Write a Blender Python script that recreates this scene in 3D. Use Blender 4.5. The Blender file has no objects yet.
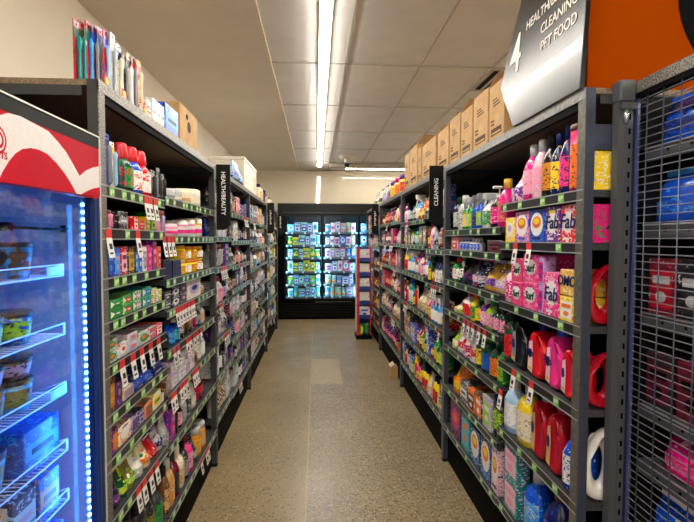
import bpy, math, random
import numpy as np
from mathutils import Matrix, Vector
random.seed(7)
PI = math.pi
C = bpy.context.scene.collection
# ------------------------------------------------------------------ camera model (also used to measure where things stand)
F, YAW, PIT, ROL, EYE = 475.4, .0645, .04445, .0017, 1.5
cy, sy, cp, sp = math.cos(YAW), math.sin(YAW), math.cos(PIT), math.sin(PIT)
FWD = np.array([sy*cp, cy*cp, -sp]); RGT = np.array([cy, -sy, 0.]); UPW = np.cross(RGT, FWD)
c_, s_ = math.cos(ROL), math.sin(ROL)
RGT, UPW = c_*RGT + s_*UPW, -s_*RGT + c_*UPW
def at(px, py, v, ax=0):
    d = FWD*F + RGT*(px-347) - UPW*(py-261)
    t = (v - (0, 0, EYE)[ax]) / d[ax]
    return (t*d[0], t*d[1], EYE + t*d[2])
XL, XR, TOP, CEIL, BACK = -.657, .854, 1.985, 2.9, 9.75
# ------------------------------------------------------------------ colours and materials
def lin(h):
    r = [int(h[i:i+2], 16)/255 for i in (0, 2, 4)]
    return tuple([(x/12.92 if x < .04045 else ((x+.055)/1.055)**2.4) for x in r]) + (1.,)
COL = dict(white='f2f0ea', cream='efe3c4', grey='8f9094', silver='c3c6c9', dark='2b2c31', black='101114', red='de1420',
           crimson='b80f24', pink='f0308a', rose='f59ab8', blush='f6c9d4', magenta='d5127b', purple='6b2a9a', lilac='b9a3d6',
           navy='141c5c', blue='1450c8', sky='3fa0ea', pale_blue='a9cdec', teal='0f8a8c', green='17913c', lime='9ed12f',
           dark_green='0d4a30', yellow='f7d61a', gold='dfae33', amber='d98b1a', orange='f4771b', brown='6d4426', tan='cfa46c',
           maroon='6f1230', kraft='c19257', mint='9be0cf', olive='7b7a35', charcoal='3b3d42', aqua='39c5d4')
MATS = {}
def nodes(name):
    m = bpy.data.materials.new(name); m.use_nodes = True
    return m, m.node_tree.nodes, m.node_tree.links, m.node_tree.nodes['Principled BSDF']
def plain(c, rough=.35, metal=0., name=None, spec=.5):
    k = ('p', c, rough, metal)
    if k in MATS: return MATS[k]
    m, N, L, b = nodes(name or 'plain_'+c)
    col = lin(COL.get(c, c))
    n = N.new('ShaderNodeTexNoise'); n.inputs['Scale'].default_value = 60
    tc = N.new('ShaderNodeTexCoord'); L.new(tc.outputs['Object'], n.inputs['Vector'])
    mx = N.new('ShaderNodeMixRGB'); mx.inputs[1].default_value = col
    mx.inputs[2].default_value = tuple(x*.86 for x in col[:3]) + (1,)
    L.new(n.outputs['Fac'], mx.inputs[0]); L.new(mx.outputs[0], b.inputs['Base Color'])
    b.inputs['Roughness'].default_value = rough; b.inputs['Metallic'].default_value = metal
    b.inputs['Specular IOR Level'].default_value = min(spec, .5 if max(col[:3]) > .15 or rough < .3 else .22)
    MATS[k] = m; return m
def printed(c1, c2, c3, rough=.3, scale=58, amt=.5):
    "packaging artwork: patches of a second and third ink over the base ink"
    k = ('a', c1, c2, c3, rough, scale, amt)
    if k in MATS: return MATS[k]
    m, N, L, b = nodes('print_%s_%s_%s' % (c1, c2, c3))
    tc = N.new('ShaderNodeTexCoord'); mp = N.new('ShaderNodeMapping'); mp.inputs['Scale'].default_value = (1, 1, 1.0)
    mp.inputs['Location'].default_value = (random.random()*9, random.random()*9, random.random()*9)
    L.new(tc.outputs['Object'], mp.inputs['Vector'])
    n = N.new('ShaderNodeTexNoise'); n.inputs['Scale'].default_value = scale; n.inputs['Detail'].default_value = 1.5
    n.inputs['Distortion'].default_value = .6
    L.new(mp.outputs[0], n.inputs['Vector'])
    r = N.new('ShaderNodeValToRGB'); r.color_ramp.interpolation = 'CONSTANT'
    e = r.color_ramp.elements; e[0].position = 0; e[0].color = lin(COL[c3]); e[1].position = .30+.1*amt; e[1].color = lin(COL[c1])
    x = e.new(.56+.12*(1-amt)); x.color = lin(COL[c2]); x = e.new(.68+.06*(1-amt)); x.color = lin(COL[c1])
    L.new(n.outputs['Fac'], r.inputs[0])
    # fine lines of copy
    v = N.new('ShaderNodeTexVoronoi'); v.inputs['Scale'].default_value = 170
    mp2 = N.new('ShaderNodeMapping'); mp2.inputs['Scale'].default_value = (.6, .6, 1.6)
    L.new(tc.outputs['Object'], mp2.inputs['Vector']); L.new(mp2.outputs[0], v.inputs['Vector'])
    sepc = N.new('ShaderNodeSeparateColor'); L.new(v.outputs['Color'], sepc.inputs[0])
    gt = N.new('ShaderNodeMath'); gt.operation = 'GREATER_THAN'; gt.inputs[1].default_value = .92
    L.new(sepc.outputs[0], gt.inputs[0])
    mx = N.new('ShaderNodeMixRGB'); L.new(gt.outputs[0], mx.inputs[0]); L.new(r.outputs[0], mx.inputs[1])
    mx.inputs[2].default_value = lin(COL[c2]); L.new(mx.outputs[0], b.inputs['Base Color'])
    b.inputs['Roughness'].default_value = rough
    MATS[k] = m; return m
def emit(name, col, s):
    m, N, L, b = nodes(name); b.inputs['Base Color'].default_value = (.8, .8, .8, 1)
    b.inputs['Emission Color'].default_value = col; b.inputs['Emission Strength'].default_value = s
    return m
def noisy(name, ca, cb, scale, rough=.6, metal=0, detail=4, lo=.35, hi=.65, bump=0):
    m, N, L, b = nodes(name)
    tc = N.new('ShaderNodeTexCoord'); n = N.new('ShaderNodeTexNoise'); n.inputs['Scale'].default_value = scale
    n.inputs['Detail'].default_value = detail; L.new(tc.outputs['Object'], n.inputs['Vector'])
    r = N.new('ShaderNodeValToRGB'); r.color_ramp.elements[0].position = lo; r.color_ramp.elements[1].position = hi
    r.color_ramp.elements[0].color = lin(ca); r.color_ramp.elements[1].color = lin(cb)
    L.new(n.outputs['Fac'], r.inputs[0]); L.new(r.outputs[0], b.inputs['Base Color'])
    b.inputs['Roughness'].default_value = rough; b.inputs['Metallic'].default_value = metal
    if bump:
        bp = N.new('ShaderNodeBump'); bp.inputs['Strength'].default_value = bump; bp.inputs['Distance'].default_value = .002
        L.new(n.outputs['Fac'], bp.inputs['Height']); L.new(bp.outputs[0], b.inputs['Normal'])
    return m
def glass(name, tint=(1, 1, 1, 1), refl=.08):
    m, N, L, b = nodes(name); N.remove(b)
    t = N.new('ShaderNodeBsdfTransparent'); t.inputs[0].default_value = tint
    g = N.new('ShaderNodeBsdfGlossy'); g.inputs['Roughness'].default_value = .02
    lw = N.new('ShaderNodeFresnel'); lw.inputs[0].default_value = 1.33
    mul = N.new('ShaderNodeMath'); mul.operation = 'MULTIPLY'; mul.inputs[1].default_value = refl*10; mul.use_clamp = True
    mx = N.new('ShaderNodeMixShader'); L.new(lw.outputs[0], mul.inputs[0]); L.new(mul.outputs[0], mx.inputs[0])
    L.new(t.outputs[0], mx.inputs[1]); L.new(g.outputs[0], mx.inputs[2]); L.new(mx.outputs[0], N['Material Output'].inputs[0])
    return m
def floor_mat():
    m, N, L, b = nodes('polished_concrete')
    tc = N.new('ShaderNodeTexCoord')
    def noise(sc, det=3):
        n = N.new('ShaderNodeTexNoise'); n.inputs['Scale'].default_value = sc; n.inputs['Detail'].default_value = det
        L.new(tc.outputs['Object'], n.inputs['Vector']); return n
    def mix(f, a, c, fac=None):
        x = N.new('ShaderNodeMixRGB')
        if f is not None: L.new(f, x.inputs[0])
        else: x.inputs[0].default_value = fac
        for i, q in ((1, a), (2, c)):
            if isinstance(q, tuple): x.inputs[i].default_value = q
            else: L.new(q, x.inputs[i])
        return x.outputs[0]
    def ramp(src, p0, p1):
        r = N.new('ShaderNodeMapRange'); r.inputs[1].default_value = p0; r.inputs[2].default_value = p1
        L.new(src, r.inputs[0]); return r.outputs[0]
    base = mix(ramp(noise(1.3, 6).outputs[0], .35, .68), lin('756547'), lin('8d7a58'))
    sep = N.new('ShaderNodeSeparateXYZ'); L.new(tc.outputs['Object'], sep.inputs[0])
    side = ramp(sep.outputs[0], -.062, -.058)          # the pour to the right of the joint
    base = mix(side, base, mix(ramp(noise(2.1, 6).outputs[0], .35, .68), lin('6f6249'), lin('84755a')))
    fine = ramp(noise(95, 4).outputs[0], .36, .66)
    base = mix(fine, base, mix(None, base, lin('bda679'), .34))
    # aggregate
    w = N.new('ShaderNodeTexNoise'); w.inputs['Scale'].default_value = 40; L.new(tc.outputs['Object'], w.inputs['Vector'])
    wm = N.new('ShaderNodeVectorMath'); wm.operation = 'SCALE'; wm.inputs['Scale'].default_value = .02
    L.new(w.outputs['Color'], wm.inputs[0])
    wa = N.new('ShaderNodeVectorMath'); L.new(tc.outputs['Object'], wa.inputs[0]); L.new(wm.outputs[0], wa.inputs[1])
    for sc, thr, col, dist in ((62, .62, '2c2620', .42), (74, .74, 'c9b793', .38), (38, .86, '3a2f27', .30), (50, .88, '7a4a33', .34)):
        v = N.new('ShaderNodeTexVoronoi'); v.inputs['Scale'].default_value = sc; L.new(wa.outputs[0], v.inputs['Vector'])
        s = N.new('ShaderNodeSeparateColor'); L.new(v.outputs['Color'], s.inputs[0])
        # thr lower where the aggregate shows more: right-hand pour, in drifts
        dr = noise(.9, 2); a = N.new('ShaderNodeMath'); a.operation = 'MULTIPLY_ADD'; a.inputs[1].default_value = .5; a.inputs[2].default_value = thr-.06
        L.new(dr.outputs[0], a.inputs[0])
        sd = N.new('ShaderNodeMath'); sd.operation = 'MULTIPLY_ADD'; sd.inputs[1].default_value = -.24; L.new(side, sd.inputs[0]); L.new(a.outputs[0], sd.inputs[2])
        g = N.new('ShaderNodeMath'); g.operation = 'GREATER_THAN'; L.new(s.outputs[0], g.inputs[0]); L.new(sd.outputs[0], g.inputs[1])
        l = N.new('ShaderNodeMath'); l.operation = 'LESS_THAN'; l.inputs[1].default_value = dist; L.new(v.outputs['Distance'], l.inputs[0])
        mu = N.new('ShaderNodeMath'); mu.operation = 'MULTIPLY'; L.new(g.outputs[0], mu.inputs[0]); L.new(l.outputs[0], mu.inputs[1])
        m2 = N.new('ShaderNodeMath'); m2.operation = 'MULTIPLY'; m2.inputs[1].default_value = .68; L.new(mu.outputs[0], m2.inputs[0])
        base = mix(m2.outputs[0], base, lin(col))
    L.new(base, b.inputs['Base Color'])
    rr = ramp(noise(3, 4).outputs[0], .2, .8); ma = N.new('ShaderNodeMath'); ma.operation = 'MULTIPLY_ADD'
    ma.inputs[1].default_value = .16; ma.inputs[2].default_value = .26; L.new(rr, ma.inputs[0]); L.new(ma.outputs[0], b.inputs['Roughness'])
    b.inputs['Specular IOR Level'].default_value = .45
    return m
STEEL = plain('444547', .5, .2, 'dark_powder_coated_steel')
STEELB = plain('43495a', .45, .3, 'blue_grey_steel')
RAIL = plain('26282a', .3, .1, 'ticket_rail'); EDGEM = plain('b5b8b8', .35, .5, 'bright_rail_edge')
ZINC = noisy('spangled_zinc_edge', '3f3e3b', 'a09c92', 240, .4, .5, 3, .4, .6)
GALV = noisy('galvanised_edge', '6a6c6c', '8c8d8b', 60, .4, .5, 4)
GALVP = noisy('galvanised_post_face', '56564f', '6e6c64', 50, .45, .3, 4)
CHIP = noisy('particle_board', '6b5a49', '8f7a61', 160, .8, 0, 5)
BACKM = plain('101113', .7, 0, 'dark_back_panel')
WIREM = plain('b9bcc2', .4, .5, 'zinc_wire')
KRAFT = noisy('corrugated_card', 'ae8a59', 'c09a66', 14, .75, 0, 3)
KRAFTD = noisy('corrugated_card_inside', '8b653c', '9c7346', 14, .8, 0, 3)
INK = plain('4a3320', .7, 0, 'carton_ink')
BLACKG = plain('060607', .3, 0, 'black_gloss')
BLACKM = plain('050506', .75, 0, 'black_matt', .08)
WHITE = plain('f3f3f0', .4, 0, 'white_print')
RUB = plain('141414', .7, 0, 'black_foot')
TAGR = plain('e0322f', .5, 0, 'tag_red'); TAGW = plain('f1efe9', .5, 0, 'tag_white'); TAGK = plain('2a2a2a', .5, 0, 'tag_print')
TICK = plain('7cc84f', .45, 0, 'ticket_green'); TICKW = plain('dfeccf', .45, 0, 'ticket_figures')
# ------------------------------------------------------------------ mesh kit
class MB:
    def __init__(s): s.v = []; s.f = []; s.mi = []; s.sm = []; s.mats = []
    def m(s, mat):
        if mat not in s.mats: s.mats.append(mat)
        return s.mats.index(mat)
    def add(s, vs, fs, mat, smooth=False):
        o = len(s.v); k = s.m(mat); s.v += [tuple(map(float, v)) for v in vs]
        for f in fs: s.f.append([o+i for i in f]); s.mi.append(k); s.sm.append(smooth)
        return s
    def box(s, x0, x1, y0, y1, z0, z1, mat):
        v = [(x, y, z) for z in (z0, z1) for y in (y0, y1) for x in (x0, x1)]
        return s.add(v, [(0, 2, 3, 1), (4, 5, 7, 6), (0, 1, 5, 4), (2, 6, 7, 3), (0, 4, 6, 2), (1, 3, 7, 5)], mat)
    def bbox(s, x0, x1, y0, y1, z0, z1, mat, b=.003):
        "box with chamfered vertical edges and lids"
        b = min(b, (x1-x0)*.3, (y1-y0)*.3, (z1-z0)*.3)
        def ring(i, z): return [(x0+i+b, y0+i, z), (x1-i-b, y0+i, z), (x1-i, y0+i+b, z), (x1-i, y1-i-b, z), (x1-i-b, y1-i, z), (x0+i+b, y1-i, z), (x0+i, y1-i-b, z), (x0+i, y0+i+b, z)]
        vs = ring(b*.6, z0) + ring(0, z0+b) + ring(0, z1-b) + ring(b*.6, z1)
        fs = [tuple(range(7, -1, -1)), tuple(range(24, 32))]
        for r in range(3):
            for i in range(8): j = (i+1) % 8; fs.append((r*8+i, r*8+j, r*8+8+j, r*8+8+i))
        return s.add(vs, fs, mat)
    def loft(s, secs, mat, n=16, ox=0, oy=0, p=2., smooth=True, cap=True, a0=0, a1=2*PI):
        "sections (z, rx, ry[, power]); superellipse rings"
        full = abs(a1-a0-2*PI) < 1e-6; vs = []; fs = []; k = n if full else n+1
        for q in secs:
            z, rx, ry = q[:3]; pw = q[3] if len(q) > 3 else p
            for i in range(k):
                a = a0 + (a1-a0)*i/n; c, d = math.cos(a), math.sin(a)
                vs.append((ox + rx*math.copysign(abs(c)**(2/pw), c), oy + ry*math.copysign(abs(d)**(2/pw), d), z))
        for r in range(len(secs)-1):
            for i in range(n):
                j = (i+1) % k; fs.append((r*k+i, r*k+j, r*k+k+j, r*k+k+i))
        if cap and full: fs.append(tuple(range(k-1, -1, -1))); fs.append(tuple(range((len(secs)-1)*k, len(secs)*k)))
        return s.add(vs, fs, mat, smooth)
    def tube(s, pts, r, mat, n=6):
        pts = [Vector(p) for p in pts]; vs = []; fs = []
        for i, p in enumerate(pts):
            t = (pts[min(i+1, len(pts)-1)] - pts[max(i-1, 0)]).normalized()
            u = t.cross(Vector((0, 0, 1)));
            if u.length < .1: u = t.cross(Vector((1, 0, 0)))
            u.normalize(); w = t.cross(u)
            for k in range(n): a = 2*PI*k/n; vs.append(p + u*math.cos(a)*r + w*math.sin(a)*r)
        for i in range(len(pts)-1):
            for k in range(n): j = (k+1) % n; fs.append((i*n+k, i*n+j, i*n+n+j, i*n+n+k))
        fs.append(tuple(range(n-1, -1, -1))); fs.append(tuple(range(len(vs)-n, len(vs))))
        return s.add(vs, fs, mat, True)
    def poly(s, pts, depth, mat, axis=1, off=0):
        "flat outline (a, b) given thickness along axis (1: y, 0: x)"
        n = len(pts)
        f = (lambda a, b, d: (a, d, b)) if axis == 1 else (lambda a, b, d: (d, a, b))
        vs = [f(a, b, off) for a, b in pts] + [f(a, b, off+depth) for a, b in pts]
        fs = [tuple(range(n)), tuple(range(2*n-1, n-1, -1))] + [(i, n+i, n+(i+1) % n, (i+1) % n) for i in range(n)]
        return s.add(vs, fs, mat)
    def mesh(s, name):
        me = bpy.data.meshes.new(name); me.from_pydata(s.v, [], s.f)
        for m in s.mats: me.materials.append(m)
        me.polygons.foreach_set('material_index', s.mi); me.polygons.foreach_set('use_smooth', s.sm); me.update()
        return me
def link(name, data, parent=None, loc=None):
    o = bpy.data.objects.new(name, data); C.objects.link(o)
    if parent: o.parent = parent
    if loc: o.location = loc
    return o
def tag(o, label, cat, group=None, kind=None):
    if label: o['label'] = label
    if cat: o['category'] = cat
    if group: o['group'] = group
    if kind: o['kind'] = kind
    return o
def thing(name, label, cat, loc=(0, 0, 0), rz=0, group=None):
    o = link(name, None, None, loc); o.rotation_euler = (0, 0, rz); o.empty_display_size = .05
    return tag(o, label, cat, group)
def struct(name, mb): o = link(name, mb.mesh(name)); o['kind'] = 'structure'; return o
def ell(cx, cz, rx, rz, n=20, a0=0): return [(cx+rx*math.cos(a0+2*PI*i/n), cz+rz*math.sin(a0+2*PI*i/n)) for i in range(n)]
TXT = {}
def text_mesh(s, size, mat, ext=.0006, shear=0, bold=.0, align='CENTER'):
    k = (s, round(size, 4), mat.name, shear, align)
    if k in TXT: return TXT[k]
    cu = bpy.data.curves.new('t', 'FONT'); cu.body = s; cu.size = size; cu.extrude = ext; cu.align_x = align; cu.align_y = 'CENTER'
    cu.offset = bold; cu.shear = shear; cu.resolution_u = 3
    o = bpy.data.objects.new('t', cu); C.objects.link(o)
    dg = bpy.context.evaluated_depsgraph_get(); me = bpy.data.meshes.new_from_object(o.evaluated_get(dg))
    bpy.data.objects.remove(o); me.materials.clear(); me.materials.append(mat); TXT[k] = me
    return me
def lettering(parent, s, size, mat, loc, rot, name='lettering', **k):
    o = link(name, text_mesh(s, size, mat, **k), parent, loc); o.rotation_euler = rot; return o
# ------------------------------------------------------------------ products: local frame x = along the shelf, -y = out to the aisle, z = up, origin at base centre
CACHE = {}
def label_shapes(mb, style, w, h, yf, c2, c3):
    e = .0007
    if style == 'sun':          # pale swoosh, orange disc
        mb.poly(ell(0, h*.55, w*.42, h*.36), e, plain('white'), 1, yf-e); mb.poly(ell(0, h*.62, w*.30, h*.18), e, plain('orange'), 1, yf-2*e)
        mb.poly(ell(0, h*.65, w*.2, h*.10), e, plain('yellow'), 1, yf-3*e)
        mb.poly([(-w*.3, h*.1), (w*.3, h*.1), (w*.3, h*.16), (-w*.3, h*.16)], e, plain(c2), 1, yf-e)
    elif style == 'burst':
        pts = []
        for i in range(28):
            r = 1 if i % 2 else .78; a = 2*PI*i/28; pts.append((w*.42*r*math.cos(a), h*.55+h*.34*r*math.sin(a)))
        mb.poly(pts, e, plain('white'), 1, yf-e); mb.poly(ell(0, h*.86, w*.25, h*.05), e, plain(c3), 1, yf-2*e)
        mb.poly([(-w*.32, h*.08), (w*.1, h*.08), (w*.1, h*.14), (-w*.32, h*.14)], e, plain(c2), 1, yf-e)
    elif style == 'none': pass
    elif style == 'oval':
        mb.poly(ell(0, h*.52, w*.36, h*.3), e, plain(c2), 1, yf-e); mb.poly(ell(0, h*.56, w*.2, h*.14), e, plain(c3), 1, yf-2*e)
    elif style == 'band':
        mb.poly([(-w*.46, h*.3), (w*.46, h*.3), (w*.46, h*.68), (-w*.46, h*.68)], e, plain(c2), 1, yf-e)
        mb.poly([(-w*.3, h*.42), (w*.3, h*.42), (w*.3, h*.54), (-w*.3, h*.54)], e, plain(c3), 1, yf-2*e)
    elif style == 'chevron':    # white wedge and red pill
        mb.poly([(-w*.44, h*.15), (-w*.1, h*.5), (-w*.44, h*.85)], e, plain('white'), 1, yf-e)
        mb.poly(ell(w*.14, h*.5, w*.28, h*.26), e, plain(c3), 1, yf-e)
        mb.poly([(w*.0, h*.44), (w*.3, h*.44), (w*.3, h*.56), (w*.0, h*.56)], e, plain('white'), 1, yf-2*e)
    else:                       # panel
        mb.poly([(-w*.4, h*.12), (w*.4, h*.12), (w*.4, h*.8), (-w*.4, h*.8)], e, plain(c2), 1, yf-e)
        mb.poly([(-w*.32, h*.55), (w*.32, h*.55), (w*.32, h*.7), (-w*.32, h*.7)], e, plain(c3), 1, yf-2*e)
        mb.poly(ell(0, h*.32, w*.2, h*.1, 12), e, plain(c3), 1, yf-2*e)
def build(kind, w, d, h, c1, c2, c3, style='panel'):
    "returns [(part name, mesh)]"
    key = (kind, round(w, 3), round(d, 3), round(h, 3), c1, c2, c3, style)
    if key in CACHE: return CACHE[key]
    B, K, Lb = MB(), MB(), MB(); parts = []
    X, Y = w/2, d/2; art = printed(c1, c2, c3)
    def front(z0, z1, rx, ry, mat, p=2., g=1.012):   # curved label over the aisle side
        Lb.loft([(z0, rx*g, ry*g), (z1, rx*g, ry*g)], mat, 10, p=p, a0=-PI*.5-1.15, a1=-PI*.5+1.15)
    if kind == 'box':
        B.bbox(-X, X, -Y, Y, 0, h, art, .002); label_shapes(Lb, style, w, h, -Y, c2, c3)
        parts = [('carton', B), ('label', Lb)]
    elif kind == 'packs':      # carton with a tear strip and open tray front
        B.bbox(-X, X, -Y, Y, 0, h*.45, plain(c1), .002); B.bbox(-X*.94, X*.94, -Y*.9, Y*.95, h*.45, h, art, .002)
        label_shapes(Lb, 'band', w, h*.45, -Y, c2, c3); parts = [('tray', B), ('label', Lb)]
    elif kind in ('bottle', 'mouthwash', 'trigger', 'pump'):
        ry = min(Y, X*1.6); hb = h*(.8 if kind == 'bottle' else .74 if kind == 'mouthwash' else .72)
        B.loft([(0, X*.86, ry*.86), (h*.02, X*.97, ry*.97), (hb*.3, X, ry), (hb*.72, X*.97, ry*.97), (hb*.88, X*.72, ry*.72), (hb*.96, X*.42, ry*.45), (hb*1.0, X*.38, ry*.4)], printed(c1, c1, c2, .22), 16, p=2.5)
        front(hb*.14, hb*.68, X, ry, printed(c2, c3, c1, .35), 2.5)
        if kind == 'bottle': K.loft([(hb, X*.46, ry*.46), (h*.985, X*.44, ry*.44), (h, X*.36, ry*.36)], plain(c3, .3), 12)
        elif kind == 'mouthwash': K.loft([(hb*.92, X*.6, ry*.6), (hb*.97, X*.68, ry*.68), (h*.97, X*.54, ry*.54), (h, X*.44, ry*.44)], plain(c3, .3), 14)
        elif kind == 'pump':
            K.loft([(hb, X*.42, ry*.42), (hb*1.1, X*.4, ry*.4)], plain(c3, .3), 12); K.loft([(hb*1.1, .004, .004), (h*.94, .004, .004)], plain(c3, .3), 8)
            K.bbox(-X*.3, X*.3, -ry*.8, ry*.3, h*.94, h, plain(c3, .3))
        else:
            K.loft([(hb, X*.42, ry*.42), (hb*1.12, X*.4, ry*.4)], plain(c3, .3), 12); K.bbox(-X*.34, X*.34, -ry*1.0, ry*.7, hb*1.12, h, plain(c3, .3), .006)
            K.poly([(-ry*.55, hb*1.14), (-ry*.75, hb*1.13), (-ry*.95, hb*.86), (-ry*.8, hb*.86)], X*.3, plain(c3, .3), 0, -X*.15)
        parts = [('bottle_body', B), ('label', Lb), ('cap', K)]
    elif kind == 'can':        # aerosol or round tin
        r = min(X, Y)
        B.loft([(0, r*.9, r*.9), (h*.01, r, r), (h*.80, r, r), (h*.84, r*.86, r*.86)], art, 16)
        K.loft([(h*.84, r*.8, r*.8), (h*.98, r*.78, r*.78), (h, r*.66, r*.66)], plain(c3, .3), 14)
        front(h*.2, h*.66, r, r, printed(c2, c1, c3)); parts = [('can_body', B), ('label', Lb), ('cap', K)]
    elif kind == 'canister':   # wide straight tin, cap as broad as the body
        r = X
        B.loft([(0, r*.98, r*.98), (h*.9, r, r)], printed(c1, c2, c1), 18); K.loft([(h*.9, r*1.02, r*1.02), (h*.99, r*1.02, r*1.02), (h, r*.9, r*.9)], plain('brown', .35), 18)
        front(h*.06, h*.7, r, r, printed(c2, c3, c1)); parts = [('canister_body', B), ('label', Lb), ('lid', K)]
    elif kind == 'jar':
        r = min(X, Y)
        B.loft([(0, r*.9, r*.9), (h*.05, r, r), (h*.7, r, r), (h*.76, r*.86, r*.86)], plain(c1, .2), 16)
        K.loft([(h*.76, r*.92, r*.92), (h*.97, r*.92, r*.92), (h, r*.85, r*.85)], plain(c3, .35), 16)
        front(h*.12, h*.62, r, r, printed(c2, c1, c3)); parts = [('jar_body', B), ('label', Lb), ('lid', K)]
    elif kind == 'tub':
        r = min(X, Y)
        B.loft([(0, r*.8, r*.8), (h*.86, r*.97, r*.97)], printed(c1, c2, c3, .35, 26), 20)
        K.loft([(h*.86, r, r), (h*.98, r, r), (h, r*.94, r*.94)], plain(c3, .3), 20)
        Lb.loft([(h*.2, r*.85, r*.85), (h*.72, r*.965, r*.965)], printed(c2, c3, c1, .35, 40), 20, cap=False)
        parts = [('tub_body', B), ('label', Lb), ('lid', K)]
    elif kind == 'roll':
        r = min(X, Y)
        B.loft([(0, r*.92, r*.92), (h*.06, r, r), (h*.94, r, r), (h, r*.9, r*.9)], plain(c1, .5), 18)
        Lb.loft([(h*.2, r*1.01, r*1.01), (h*.42, r*1.01, r*1.01)], plain(c2, .5), 18, cap=False); Lb.loft([(h*.62, r*1.01, r*1.01), (h*.74, r*1.01, r*1.01)], plain(c3, .5), 18, cap=False)
        parts = [('roll_body', B), ('band', Lb)]
    elif kind in ('pouch', 'bag'):
        pf = .35 if kind == 'pouch' else .7
        B.loft([(0, X*.88, Y*.8, 3), (h*.05, X*.96, Y, 3), (h*.35, X, Y*.92, 2.6), (h*.7, X*.98, Y*pf+.0, 2.6), (h*.88, X*.95, Y*.14, 2.6), (h*.9, X*.96, .0022, 6), (h, X*.96, .0022, 6)], printed(c1, c2, c3, .22, 24), 20)
        front(h*.2, h*.42, X*.99, Y*.97, printed(c2, c3, c1), 2.7, 1.006)
        K.bbox(-X*.97, X*.97, -.0032, .0032, h*.9, h*.995, plain(c3, .3), .001)
        parts = [('pouch_body', B), ('label', Lb), ('seal', K)]
    elif kind == 'card':       # blister pack on a hang card
        B.bbox(-X, X, Y-.003, Y, 0, h, art, .001)
        K.loft([(h*.08, X*.2, Y*.3, 3), (h*.14, X*.3, Y*.6, 3), (h*.6, X*.22, Y*.5, 3), (h*.74, X*.34, Y*.7, 3), (h*.8, X*.2, Y*.2, 3)], plain(c3, .15), 12); K.poly([(-X*.8, h*.06), (X*.8, h*.06), (X*.8, h*.4), (-X*.8, h*.4)], .0007, plain(c1), 1, Y-.0038)
        Lb.poly([(-X*.9, h*.76), (X*.9, h*.76), (X*.9, h*.9), (-X*.9, h*.9)], .0007, plain(c2), 1, Y-.0038); Lb.poly(ell(0, h*.95, X*.25, h*.015, 10), .0007, BLACKM, 1, Y-.0038)
        parts = [('backing_card', B), ('label', Lb), ('blister', K)]
    elif kind == 'jug':        # laundry jug: narrow side to the aisle, handle loop on the inner side
        n = 28; hb = h*.86; out = []; inn = []
        hc = (Y*.36, hb*.52)
        for i in range(n):
            a = 2*PI*i/n + .1; c, s = math.cos(a), math.sin(a)
            y = Y*.98*math.copysign(abs(c)**.62, c); z = hb*.5 + hb*.5*math.copysign(abs(s)**.62, s)
            if z > hb*.55: y = y*(1-.42*(z/hb-.55)/.45) + (-Y*.18)*((z/hb-.55)/.45)*1.0
            out.append((y, z))
            inn.append((hc[0] + Y*.33*c, hc[1] + hb*.33*s))
        def ring(src, x, k, cen): return [(x, cen[0]+(y-cen[0])*k, cen[1]+(z-cen[1])*k) for y, z in src]
        oc = (-.0, hb*.5)
        R = [ring(inn, -X*.22, .8, hc), ring(inn, -X*.8, 1.15, hc), ring(out, -X*.94, .86, oc), ring(out, -X*.72, .96, oc), ring(out, 0, 1, oc), ring(out, X*.72, .96, oc), ring(out, X*.94, .86, oc), ring(inn, X*.8, 1.15, hc), ring(inn, X*.22, .8, hc)]
        vs = [v for r in R for v in r]; fs = []
        for r in range(len(R)):
            q = (r+1) % len(R)
            for i in range(n): j = (i+1) % n; fs.append((r*n+i, q*n+i, q*n+j, r*n+j))
        B.add(vs, fs, plain(c1, .2), True)
        kx = X*.42; ky = -Y*.16
        K.loft([(hb*.97, kx*.9, kx*.9), (h*.9, kx, kx), (h*.985, kx*.95, kx*.95), (h, kx*.8, kx*.8)], plain(c3, .3), 14, oy=ky)
        for sg in (-1, 1):
            Lb.poly([(-Y*.86, hb*.14), (-Y*.30, hb*.1), (-Y*.22, hb*.5), (-Y*.3, hb*.78), (-Y*.68, hb*.74)][::sg], .0012, plain(c2), 0, sg*X*.945)
            Lb.poly([(-Y*.78, hb*.16), (-Y*.36, hb*.15), (-Y*.36, hb*.22), (-Y*.78, hb*.22)][::sg], .0012, plain('gold'), 0, sg*(X*.945+.0012))
            Lb.poly(ell(-Y*.55, hb*.5, Y*.2, hb*.1, 14)[::sg], .0012, plain('navy'), 0, sg*(X*.945+.0012))
        Lb.loft([(hb*.16, X*.7, Y*1.0), (hb*.66, X*.7, Y*.99)], printed(c2, 'navy', c1, .35), 6, p=2, a0=-PI*.5-.8, a1=-PI*.5+.8)
        parts = [('jug_body', B), ('label', Lb), ('cap', K)]
    elif kind == 'carton':     # brown shipping carton, flaps open
        B.bbox(-X, X, -Y, Y, 0, h, KRAFT, .003)
        K.poly([(-Y*.96, h), (Y*.98, h), (Y*.8, h+.075), (-Y*.55, h+.085)], .004, KRAFTD, 0, X-.006)
        Lb.poly([(-X*.7, h*.12), (X*.7, h*.12), (X*.7, h*.24), (-X*.7, h*.24)], .0008, INK, 1, -Y-.0008)
        Lb.poly([(-X*.6, h*.14), (X*.6, h*.14), (X*.6, h*.17), (-X*.6, h*.17)], .0008, KRAFT, 1, -Y-.0016)
        for q in range(3): Lb.poly([(-X*.5, h*(.62+q*.05)), (X*(.5-.2*q), h*(.62+q*.05)), (X*(.5-.2*q), h*(.64+q*.05)), (-X*.5, h*(.64+q*.05))], .0008, INK, 1, -Y-.0008)
        Lb.poly([(X-.0, h*.4), (X-.0, h*.42), (X-.0, h*.41)], .0008, INK, 1, -Y)
        for q in (.3, .36): Lb.poly([(-X*.75, h*q), (-X*.3, h*q), (-X*.3, h*(q+.03)), (-X*.75, h*(q+.03))], .0008, INK, 1, -Y-.0008)
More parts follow.
